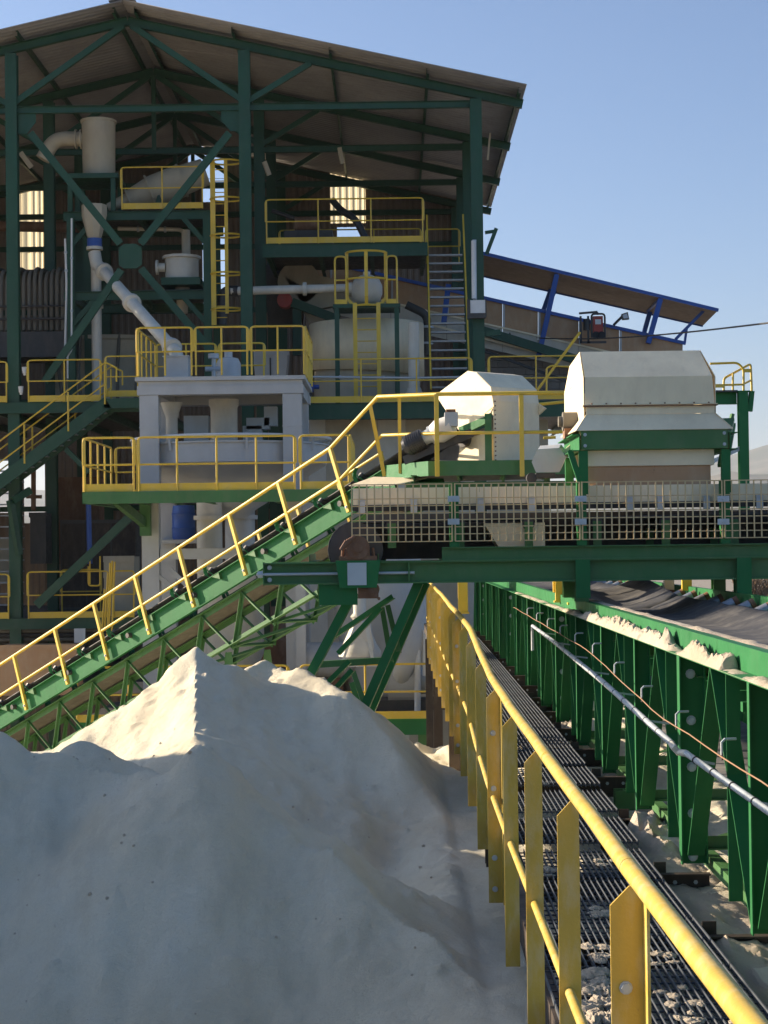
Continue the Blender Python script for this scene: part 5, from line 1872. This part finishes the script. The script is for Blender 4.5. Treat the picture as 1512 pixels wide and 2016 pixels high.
# steep stair
ss_ = thing('steep_stair', 'steep stair with yellow handrails and pale treads beside the right front column', 'stairs', at(885, 720, YB+.4))
sa, sb_ = V((at(848, 730, YB+.3).x, YB+.3, ZF-.1)), V((at(841, 478, YB+4).x, YB+4.0, zg+.0))
wd = at(925, 730, YB+.3).x-sa.x
for dx in (0, wd):
    a, b = sa+V((dx, 0, 0)), sb_+V((dx, 0, 0))
    MB().bar(a, b, .05, .2).build('stringer', GREENB, ss_)
    MB().bar(a+V((0, -.05, .35)), b+V((0, 0, 1.05)), .045, .06).build('handrail', YEL, ss_)
for k in range(17):
    p = sa.lerp(sb_, (k+.6)/17)
    MB().box(p.x+.04, p.x+wd-.04, p.y-.1, p.y+.1, p.z-.02, p.z+.025).build('tread', TREAD, ss_)

# covered conveyor with blue mono-pitch roof
YX = 53.5
cc = thing('covered_conveyor', 'covered conveyor with blue framed lean-to roof and rusty sides sloping down to the right', 'conveyor', at(1100, 700, YX))


def ln(p0, p1, x):
    return p0[1]+(p1[1]-p0[1])*(x-p0[0])/(p1[0]-p0[0])


# roof
r0, r1 = at(930, 494, YX), at(1414, 611, YX)
r2, r3 = at(930, 538, YX+2.6), at(1384, 641, YX+2.6)
MB().plate([r0, r1, r3, r2], (0, 0, .04)).build('roof_sheet', WALLS, cc)
MB().bar(r0+V((0, -.03, 0)), r1+V((0, -.03, 0)), .06, .10).build('edge_trim', BLUE, cc)
MB().bar(r2+V((0, .03, 0)), r3+V((0, .03, 0)), .06, .08).build('edge_trim', BLUE, cc)
for a, b in (((1096, 541), (1060, 703)), ((1300, 589), (1276, 676))):
    MB().bar(at(*a, YX-.05), at(*b, YX-.15), .15, .15, V((0, 1, 0))).build('roof_post', BLUE, cc)
for a, b in (((1092, 572), (1078, 604)), ((1280, 612), (1268, 655)), ((1086, 566), (1070, 610))):
    MB().bar(at(*a, YX+2.4), at(*b, YX+2.3), .14, .14, V((0, 1, 0))).build('roof_post', BLUE, cc)
MB().bar(at(1385, 612, YX+.6), at(1330, 668, YX+.6), .09, .09).build('end_strut', BLUE, cc)
MB().bar(at(1352, 645, YX+.8), at(1348, 675, YX+.8), .07, .07, V((0, 1, 0))).build('end_strut', BLUE, cc)
MB().bar(at(1300, 589, YX+.1), at(1274, 612, YX+2.4), .08, .08).build('roof_tie', BLUE, cc)
MB().bar(at(1096, 541, YX+.1), at(1084, 566, YX+2.4), .08, .08).build('roof_tie', BLUE, cc)
# side: blue top rail, rust skirt, beige pan
T = [(560, 498), (1350, 676)]
cuts = [560, 650, 770, 880, 990, 1060, 1140, 1220, 1345]
for a, b in zip(cuts, cuts[1:]):
    ya_, yb_ = ln(*T, a), ln(*T, b)
    P = [at(a, ya_+3, YX), at(b-1, yb_+3, YX), at(b-1, yb_+50, YX), at(a, ya_+50, YX)]
    MB().plate(P, (0, .04, 0)).build('skirt_panel', SKIRT, cc)
    P = [at(a, ya_+51, YX-.12), at(b-1, yb_+51, YX-.12), at(b-1, yb_+98, YX-.02), at(a, ya_+98, YX-.02)]
    MB().plate(P, (0, .05, 0)).build('pan_panel', PIPEW, cc)
    MB().bar(at(a+2, ya_+5, YX-.04), at(a+2, ya_+49, YX-.04), .06, .03, V((0, 1, 0))).build('rib', GREY, cc)
MB().bar(at(*T[0], YX-.03), at(*T[1], YX-.03), .08, .10).build('top_rail', BLUE, cc)
MB().bar(at(560, 548, YX-.14), at(1345, 726, YX-.14), .06, .05).build('pan_lip', CREAM, cc)
MB().bar(at(930, 645, YX-.3), at(1135, 708, YX-.3), .2, .26).build('support_beam', GREENB, cc)
MB().bar(at(930, 682, YX), at(1140, 760, YX), .1, .08).build('lower_rail', STEEL, cc)
MB().bar(at(850, 640, YX-.3), at(1140, 715, YX-.1), .04, .06).build('pan_lip', CREAM, cc)
MB().bar(at(873, 640, YX-.6), at(883, 560, YX-.6), .16, .1, V((0, 1, 0))).build('roof_post', BLUE, cc)
# head box of the covered conveyor inside the building
hbx = thing('conveyor_head_box', 'rounded dusty beige head box at the upper end of the covered conveyor', 'box', at(600, 640, YX-1))
p = at(590, 560, YX-1.2)
MB().cyl((p.x, p.y-.5, p.z), (p.x, p.y+.6, p.z), .62, n=24).build('drum_cover', DUCT, hbx)
MB().plate([at(560, 545, YX-1.7), at(575, 532, YX-1.7), at(655, 548, YX-1.7), at(668, 600, YX-1.7), at(605, 612, YX-1.7)], (0, 1.2, 0)).build('body', DUCT, hbx)
MB().plate([at(598, 615, YX-1.6), at(665, 605, YX-1.6), at(662, 650, YX-1.6), at(618, 650, YX-1.6)], (0, 1, 0)).build('chute', DUCT, hbx)
p = at(560, 590, YX-2.2)
MB().cyl(p, p+V((0, .5, 0)), .22, n=16).build('red_motor', RED, hbx)
MB().bar(at(575, 595, YX-2), at(668, 630, YX-2), .12, .26).build('support', GREENB, hbx)
MB().bar(at(585, 605, YX-1.8), at(585, 700, YX-1.8), .25, .25, V((0, 1, 0))).build('support', GREENB, hbx)
# beige walling under the covered conveyor (precast wall behind the hoods)
wl = thing('block_wall', 'dusty grey block wall below the covered conveyor', 'wall', at(1040, 780, YX+.8))
random.seed(3)
for i in range(12):
    for j in range(9):
        a, b = 925+i*22+(11 if j % 2 else 0), 925+(i+1)*22+(11 if j % 2 else 0)
        p, q = at(a, 668+(j+1)*14, YX+.8), at(b, 668+j*14, YX+.8)
        d = random.uniform(0, .02)
        MB().box(p.x+.008, q.x-.008, YX+.8-d, YX+1.1, p.z+.008, q.z-.008).build('block', CONC, wl)
sg_ = thing('warning_sign', 'small triangular warning sign on the beige conveyor pan', 'sign', at(1003, 672, YX-.25))
MB().plate([at(993, 668, YX-.2), at(1012, 671, YX-.2), at(1004, 654, YX-.2)], (0, .02, 0)).build('panel', STEEL, sg_)
MB().plate([at(996.5, 666.5, YX-.215), at(1008.5, 668.5, YX-.215), at(1003.8, 658, YX-.215)], (0, .012, 0)).build('field', YEL, sg_)
MB().plate([at(1001.5, 666, YX-.225), at(1003.5, 666.3, YX-.225), at(1004.5, 660.5, YX-.225), at(1002.7, 660.3, YX-.225)], (0, .008, 0)).build('symbol', STEEL, sg_)
# red portable generator, crane arm, flood lamp on the covered conveyor walkway
YM = 52.6
gn = thing('red_welding_set', 'red portable welding set hanging in a dark frame above the beige hood', 'welding set', at(1180, 664, YM))
p, q = at(1168, 655, YM), at(1187, 622, YM)
MB().box(p.x, q.x, YM, YM+.5, p.z, q.z).build('body', RED, gn)
MB().box(p.x+.06, q.x-.06, YM-.02, YM-.001, (p.z+q.z)/2, q.z-.1).build('label_plate', WHITE, gn)
MB().tube(fillet([(p.x-.05, YM-.03, p.z-.15), (p.x-.05, YM-.03, q.z+.06), (q.x+.05, YM-.03, q.z+.06), (q.x+.05, YM-.03, p.z-.15)], .1), .03, 8).build('handle_frame', STEEL, gn)
for px in (1173, 1184):
    w_ = at(px, 660, YM)
    MB().cyl((w_.x, YM-.06, w_.z), (w_.x, YM-.01, w_.z), .11, n=16).build('wheel', RUBBER, gn)
p, q = at(1142, 676, YM), at(1160, 622, YM)
MB().box(p.x, p.x+.06, YM, YM+.06, p.z, q.z).box(q.x-.06, q.x, YM, YM+.06, p.z, q.z).box(p.x, q.x+.5, YM, YM+.06, p.z, p.z+.06).build('stand', STEEL, gn)
MB().cyl(at(1155, 650, YM+.1), at(1155, 628, YM+.1), .10, n=12).build('gas_bottle', STEEL, gn)
MB().bar(at(1140, 617, YM), at(1176, 614, YM), .06, .06).bar(at(1176, 614, YM), at(1176, 620, YM), .05, .05).build('hook_arm', STEEL, gn)
fl_ = thing('flood_lamp', 'small flood lamp on an angled arm above the covered conveyor', 'lamp', at(1232, 640, YX-.2))
MB().tube([at(1208, 640, YX-.2), at(1226, 622, YX-.2)], .04, 8).build('arm', STEEL, fl_)
MB().plate([at(1224, 618, YX-.3), at(1236, 614, YX-.3), at(1239, 628, YX-.3), at(1226, 629, YX-.3)], (0, .2, 0)).build('head', DUSTPLATE, fl_)
MB().plate([at(1226, 620, YX-.305), at(1234, 617, YX-.305), at(1237, 626, YX-.305), at(1228, 627, YX-.305)], (0, .004, 0)).build('glass', LAMPGLASS, fl_)

# things on the right front column
tl = thing('fluorescent_lamp', 'unlit white tube lamp fixed upright on the right front column', 'lamp', at(933, 590, YB-.3))
MB().tube([at(932, 474, YB-.25), at(933, 588, YB-.25)], .06, 10).build('tube', WHITE, tl)
MB().bar(at(934, 472, YB-.19), at(935, 590, YB-.19), .1, .05, V((0, 1, 0))).build('batten', GALV, tl)
eb = thing('switch_box', 'white switch box in a dark frame on the right front column', 'box', at(940, 618, YB-.4))
p, q = at(926, 617, YB-.4), at(955, 591, YB-.4)
MB().box(p.x, q.x, YB-.45, YB-.3, p.z, q.z).build('body', WHITE, eb)
MB().box(p.x-.08, p.x-.003, YB-.47, YB-.28, p.z-.15, q.z+.03).box(q.x+.003, q.x+.03, YB-.47, YB-.28, p.z-.1, q.z+.03).box(p.x-.002, q.x+.002, YB-.47, YB-.28, p.z-.13, p.z-.003).build('bracket', STEEL, eb)
MB().bar(at(958, 500, YB), at(977, 450, YB), .13, .10).build('wall_bracket', GREENB, shed)
MB().bar(at(955, 458, YB), at(975, 455, YB), .08, .08).build('wall_bracket', GREENB, shed)
MB().bar(at(955, 658, YB), at(985, 654, YB), .14, .14).build('wall_bracket', GREENB, shed)
yd = thing('diagonal_rail', 'sloping yellow handrail between the front column and the large hood', 'railing', at(1065, 765, YB-1))
MB().tube([at(1142, 654, YB-1), at(1058, 768, YB-1)], .035, 8).build('handrail', YEL, yd)
MB().tube(fillet([at(1076, 770, YB-1), at(1076, 725, YB-1), at(1085, 720, YB-1), at(1120, 722, YB-1)], .1), .025, 8).build('post', YEL, yd)
y2 = thing('lower_rails', 'yellow rail ends lit by the sun left of the large hood', 'railing', at(1100, 870, 38))
MB().tube([at(1052, 797, 38), at(1122, 790, 38)], .035, 8).build('handrail', YEL, y2)
MB().tube([at(1070, 862, 36), at(1094, 861, 36)], .03, 8).build('mid_rail', YEL, y2)
MB().tube([at(1048, 850, 36), at(1100, 852, 36)], .025, 8).build('mid_rail', YEL, y2)
MB().tube([at(1122, 790, 38), at(1122, 900, 38)], .03, 8).build('post', YEL, y2)

# right edge: green column with small railed landing
YV = 30.0
rc = thing('right_column', 'green steel column carrying a small railed landing right of the large hood', 'column', at(1463, 940, YV))
xv = at(1463, 850, YV).x
zv_ = at(1463, 772, YV).z
MB().ibeam((xv, YV, -.2), (xv, YV, zv_), .16, .16, .012, V((0, 1, 0))).build('shaft', GREEN, rc)
MB().box(xv-.11, xv+.11, YV-.1, YV+.1, zv_+.001, zv_+.02).build('cap_plate', GREEN, rc)
MB().ibeam((at(1395, 785, YV).x, YV+.05, zv_-.10), (xv-.09, YV+.05, zv_-.10), .1, .2, .012).build('arm', GREEN, rc)
MB().box(at(1395, 785, YV).x, xv-.1, YV-.1, YV+.6, zv_+.001, zv_+.03).build('landing', STEEL, rc)
MB().bar(at(1476, 810, YV), at(1480, 770, YV), .08, .1).build('corbel', GREEN, rc)
MB().bar(at(1462, 880, YV), at(1400, 910, YV), .07, .07).build('tie', GALV, rc)
MB().bar(at(1424, 905, YV), at(1442, 815, YV), .16, .05).build('brace', GREEND, rc)
rr2 = thing('landing_railing', 'small yellow railing with stepped end against the sky right of the large hood', 'railing', at(1440, 790, YV))
MB().tube(fillet([at(1398, 716, YV), at(1452, 714, YV), at(1464, 726, YV), at(1464, 772, YV)], .1), .02, 8).build('handrail', YEL, rr2)
MB().tube(fillet([at(1425, 770, YV), at(1425, 745, YV), at(1478, 716, YV+.3), at(1480, 765, YV+.3), at(1480, 795, YV+.3)], .06), .02, 8).build('handrail', YEL, rr2)
MB().tube([at(1443, 735, YV), at(1443, 771, YV)], .018, 8).build('post', YEL, rr2)
MB().tube([at(1424, 758, YV), at(1462, 757, YV), at(1480, 748, YV+.3)], .018, 8).build('mid_rail', YEL, rr2)
MB().plate([at(1463, 726, YV-.02), at(1479, 726, YV-.02), at(1479, 733, YV-.02), at(1463, 733, YV-.02)], (0, .02, 0)).build('plate', YEL, rr2)
MB().plate([at(1402, 756, YV-.02), at(1426, 756, YV-.02), at(1426, 763, YV-.02), at(1402, 763, YV-.02)], (0, .02, 0)).build('toe_board', YEL, rr2)
wr = MB()
a, b = at(960, 658, 60), at(1560, 630, 34)
wr.tube([a.lerp(b, k/20)+V((0, 0, -.25*math.sin(math.pi*k/20))) for k in range(21)], .02, 6)
tag(wr.build('power_line', STEEL), 'thin dark overhead cable against the sky at right', 'cable')

# ------------------------------------------------------------------ below the crossing conveyor, behind the walkway
hv = thing('hydrocyclone_vessel', 'grey vessel with conical bottom below the crossing conveyor tail', 'vessel', at(720, 1360, 40))
p = at(745, 1240, 41)
r_ = 85*41/F
MB().lathe((p.x, p.y, 0), [(r_, at(0, 1110, 41).z), (r_, at(0, 1250, 41).z), (r_*.92, at(0, 1260, 41).z), (r_*.85, at(0, 1370, 41).z), (r_*.3, at(0, 1420, 41).z)], 28).build('shell', GREY, hv)
p = at(708, 1240, 38.6)
MB().lathe((p.x, p.y, 0), [(.14, at(0, 1170, 38.6).z), (.14, at(0, 1215, 38.6).z), (.2, at(0, 1222, 38.6).z), (.14, at(0, 1230, 38.6).z), (.36, at(0, 1275, 38.6).z), (.46, at(0, 1290, 38.6).z), (.46, at(0, 1300, 38.6).z), (0, at(0, 1300, 38.6).z)], 20).build('cone_pipe', PIPEW, hv)
cn = thing('pump_hopper', 'grey sheet hopper with sloping sides behind the green trestle', 'hopper', at(700, 1300, 38.2))
MB().plate([at(672, 1300, 38.3), at(740, 1298, 38.3), at(735, 1262, 38.3), at(728, 1225, 38.3), at(700, 1225, 38.3), at(690, 1262, 38.3)], (0, .8, 0)).build('body', GREY, cn)
MB().box(at(668, 1290, 38.2).x, at(745, 1290, 38.2).x, 38.1, 39.0, at(700, 1312, 38.2).z, at(700, 1301, 38.2).z).build('flange', GALV, cn)
MB().bar(at(672, 1310, 38.1), at(700, 1230, 38.1), .08, .05).bar(at(735, 1306, 38.1), at(722, 1232, 38.1), .08, .05).build('strut', GALV, cn)
sv = thing('settling_cone', 'white cone tank beneath the inclined conveyor lattice', 'tank', at(430, 1290, 41.5))
p = at(455, 1250, 42)
MB().lathe((p.x, p.y, 0), [(.78, at(0, 1120, 42).z), (.78, at(0, 1290, 42).z), (.3, at(0, 1380, 42).z)], 28).build('shell', PIPEW, sv)
pmp = thing('slurry_pump', 'large grey pump casing with bent pipe on the low platform', 'pump', at(790, 1400, 39.5))
p = at(790, 1340, 39.8)
MB().cyl((p.x-.3, p.y, p.z), (p.x+.35, p.y, p.z), .55, n=24).cyl((p.x+.351, p.y, p.z), (p.x+.9, p.y, p.z), .3, n=18).build('casing', GREY, pmp)
MB().tube(fillet([p+V((.0, -.2, 0)), p+V((.0, -.5, .2)), p+V((.35, -.5, .9)), p+V((.35, -.3, 1.9))], .5, 6), .22, 14).build('bend', GREY, pmp)
MB().box(p.x-.6, p.x+1, p.y-.4, p.y+.4, zL, p.z-.4).build('plinth', STEEL, pmp)
for px, py0, py1 in ((822, 1250, 1400), (838, 1240, 1330)):
    a, b = at(px, py0, 39.2), at(px, py1, 39.2)
    MB().cyl(a, b, .07, n=10).build('stand_pipe', WHITE, pmp)
p2 = at(520, 1290, 43)
mt_ = thing('large_motor', 'large dark electric motor on the low platform behind the sand tip', 'motor', at(640, 1400, 40.5))
p = at(650, 1300, 40.5)
MB().cyl((p.x-.6, p.y, p.z), (p.x+.4, p.y, p.z), .42, n=22).build('body', GREY, mt_)
MB().cyl((p.x+.401, p.y, p.z), (p.x+.6, p.y, p.z), .36, .25, n=22).build('end_bell', GREY, mt_)
MB().box(p.x-.5, p.x+.3, p.y-.4, p.y+.4, zL, p.z-.38).build('plinth', RUST, mt_)
tnb = thing('brown_tank', 'rust-brown tank in the shade under the tower right of the white cone', 'tank', at(540, 1300, 44))
p = at(545, 1290, 44)
MB().lathe((p.x, p.y, 0), [(.6, zL), (.6, at(0, 1265, 44).z), (.5, at(0, 1258, 44).z), (0, at(0, 1256, 44).z)], 22).build('shell', RUST, tnb)
# sheet wall closing the ground floor behind the right bay, cream panel above
gw = thing('ground_floor_wall', 'grey panelled wall under the operating floor of the right bay', 'wall', at(720, 1080, YB+1))
for k, (a, b) in enumerate(((602, 642), (643, 690), (691, 745), (746, 800), (801, 850), (851, 905), (906, 960), (961, 1020), (1021, 1080))):
    p, q = at(a, 1000, YB+1), at(b, 826, YB+1)
    MB().box(p.x, q.x-.02, YB+1, YB+1.05, 0, q.z).build('panel', DUCT if k % 3 else PIPEW, gw)
# boxes with blue lids by the tower on the main floor
bb_ = thing('blue_motor', 'small blue motor on the operating floor right of the grey tower', 'motor', at(605, 765, YB+.5))
p = at(606, 762, YB+.5)
MB().cyl((p.x-.25, p.y, p.z), (p.x+.15, p.y, p.z), .14, n=16).cyl((p.x+.151, p.y, p.z), (p.x+.3, p.y, p.z), .06, n=10).build('body', BLUE, bb_)
MB().box(p.x-.2, p.x+.1, p.y-.12, p.y+.12, ZF-.12, p.z-.12).build('base', STEEL, bb_)

# yellow stair posts just beyond the crossing conveyor
for px, a, b, y, lb in ((912, 1030, 1090, 20, 'yellow post behind the left clip of the mesh guard'), (911, 1145, 1205, 22, 'yellow post beyond the far end of the walkway railing'),
                        (1104, 1118, 1182, 18.5, 'left one of the sunlit yellow uprights under the crossing beam'), (1131, 1118, 1186, 17.6, 'right one of the sunlit yellow uprights under the crossing beam')):
    p, q = at(px, a, y), at(px, b, y)
    o = MB().box(p.x-.06, p.x+.06, y-.03, y+.03, q.z-(0 if a < 1100 else .0), p.z).box(p.x-.075, p.x+.075, y-.05, y+.05, q.z-.02, q.z-.001).build('yellow_post', YEL)
    tag(o, lb, 'post')

# dry bush on the bank at the right edge
random.seed(12)
bs = thing('dry_bush', 'dry brown leafless bush below the crossing conveyor at the right edge', 'bush', at(1498, 1195, 34))
c = at(1500, 1200, 34)
tw = MB()
for k in range(160):
    a = random.uniform(0, 6.28)
    r0_ = random.uniform(.05, .5)
    b0 = c+V((r0_*math.cos(a), r0_*math.sin(a), 0))
    mid = b0+V((random.uniform(-.3, .3), random.uniform(-.3, .3), random.uniform(.3, .6)))
    tip = mid+V((random.uniform(-.35, .35), random.uniform(-.3, .3), random.uniform(.1, .45)))
    tw.tube([b0, mid, tip], [.014, .009, .003], 5)
o = tw.build('twigs', TWIG, bs)
o['kind'] = 'stuff'
bk = MB()
nx = 26
for i in range(nx):
    for j in range(14):
        x, y = 4+i*.5, 31.5+j*.9
        bk.v.append(V((x, y, 6.6+.25*noise.noise(V((x, y, 2)))-(abs(j-6)/7)**3*3)))
for i in range(nx-1):
    for j in range(13):
        k = i*14+j
        bk.f.append((k, k+14, k+15, k+1))
tag(bk.build('earth_bank', EARTH), 'brown earth bank behind the conveyor at the right', kind='structure')

# clods that have rolled down the pile
random.seed(21)
sp = []
while len(sp) < 150:
    x, y = random.uniform(-3.4, .35), random.uniform(7.6, 14.2)
    r = random.choice((.004, .005, .006, .007, .009, .012))*random.uniform(.7, 1.2)
    sp.append((x, y, r))
m = MB()
bvh_pts = []
from mathutils.bvhtree import BVHTree
bt = BVHTree.FromPolygons([tuple(v.co+pile.location) for v in pile.data.vertices], [tuple(p.vertices) for p in pile.data.polygons])
for x, y, r in sp:
    hit = bt.ray_cast(V((x, y, 20)), V((0, 0, -1)))
    if hit[0] is None:
        continue
    c = hit[0]+V((0, 0, r*.3))
    o = len(m.v)
    for a, b in ((0, 1), (.7, .75), (.95, 0), (.7, -.7)):
        for k in range(6):
            q = a*(1+random.uniform(-.3, .3))
            m.v.append(c+V((r*q*math.cos(k*1.047), r*q*math.sin(k*1.047), r*b*random.uniform(.7, 1.1))))
    for j in range(3):
        for k in range(6):
            m.f.append((o+j*6+k, o+j*6+(k+1) % 6, o+(j+1)*6+(k+1) % 6, o+(j+1)*6+k))
tag(m.build('sand_clods', SANDL), 'small clods of sand scattered over the slopes of the pile', kind='stuff')

# ------------------------------------------------------------------ haze
hz_m = bpy.data.materials.new('haze')
hz_m.use_nodes = True
t = hz_m.node_tree
for q in list(t.nodes):
    if q.type == 'BSDF_PRINCIPLED':
        t.nodes.remove(q)
pv = t.nodes.new('ShaderNodeVolumePrincipled')
pv.inputs['Color'].default_value = (.86, .92, 1, 1)
pv.inputs['Density'].default_value = 8.5e-5
pv.inputs['Anisotropy'].default_value = .2
t.links.new(pv.outputs[0], t.nodes['Material Output'].inputs['Volume'])
hb_ = MB().box(-12500, 12500, -300, 14500, -8, 520).build('haze', hz_m)
tag(hb_, 'thin bluish air over the plain', kind='stuff')

# ------------------------------------------------------------------ extra clutter in the shaded building
random.seed(5)
kit = [((528, 640, YB+7), (596, 520, YB+7), 'dark_hopper', 'dark steel hopper deep in the right bay under the gallery', STEEL),
       ((505, 770, YB+4), (560, 690, YB+4), 'electrical_panel', 'grey electrical panel on the main floor right of the tower railing', GREY)]
for a, b, nm, lb, mt in kit:
    p, q = at(*a), at(*b)
    t = thing(nm, lb, nm.split('_')[1], ((p.x+q.x)/2, p.y, p.z))
    MB().plate([(p.x, p.y, p.z), (q.x, p.y, p.z), (q.x+.1, p.y, q.z), (p.x-.1, p.y, q.z)], (0, .8, 0)).build('body', mt, t)
    MB().box(p.x-.14, q.x+.14, p.y-.03, p.y-.002, q.z-.14, q.z).build('rim', mt, t)
    MB().box((p.x+q.x)/2-.02, (p.x+q.x)/2+.02, p.y-.035, p.y-.031, p.z+.1, q.z-.2).build('seam', STEEL, t)
runs = [('pipe_bend', 'rusty overhead pipe under the roof in the left bay', [at(-20, 445, YB+8), at(150, 448, YB+8), at(260, 455, YB+8), at(265, 520, YB+8)], .16, RUST),
        ('cable_tray', 'thin cable run beside the second-row column', [at(128, 470, YB+1), at(131, 560, YB+1), at(128, 690, YB+1)], .03, WHITE),
        ('overhead_pipe', 'thin pale pipe crossing behind the big cross brace', [at(232, 450, YE+2), at(365, 452, YE+2), at(368, 500, YE+2)], .06, PIPEW),
        ('conduit', 'white conduit with a switch on the main floor left of the stair head', [at(141, 430, YB+.4), at(141, 690, YB+.4), at(133, 700, YB+.4), at(133, 745, YB+.4)], .025, WHITE),
        ('water_pipe', 'grey water pipe along the floor edge right of the grey tower', [at(605, 742, YB-.1), at(820, 744, YB-.1), at(930, 742, YB-.1)], .03, GALV),
        ('process_pipe', 'dark process pipe rising behind the cream tank', [at(840, 700, YB+5), at(842, 620, YB+5), at(800, 600, YB+5)], .12, STEEL)]
for nm, lb, pts, r_, mt in runs:
    t = thing(nm, lb, 'pipe', pts[-1])
    MB().tube(fillet(pts, .25, 5), r_, 10).build('run', mt, t)
    for f_ in (.3, .7):
        q = pts[0].lerp(pts[1], f_)
        d = (pts[1]-pts[0]).normalized()
        MB().cyl(q-d*.03, q+d*.03, r_*1.5, n=12).build('clamp', GALV, t)
for px, py_, lb in ((48, 735, 'small white lamp on the left front column above the railing'), (41, 773, 'small white tap by the left railing on the main floor')):
    p = at(px, py_, YB-.35)
    o = MB().cyl(p, p+V((0, 0, .16)), .05, .07, n=12).box(p.x-.03, p.x+.03, p.y, p.y+.08, p.z-.05, p.z-.001).build('white_fitting', WHITE)
    tag(o, lb, 'fitting')
# bits on the conveyor head and hood
fx = MB()
for k in range(14):
    a_ = side[2][0]+(side[4][0]-side[2][0])*0
    z_ = side[5][1]-(side[5][1]-low[1])*k/13
    p = HP(side[5][0]+.008, .03, z_)
    fx.cyl(p, p+dh*.012, .010, n=6)
o = fx.build('rivet_row', RUST, hh)
o['kind'] = 'stuff'
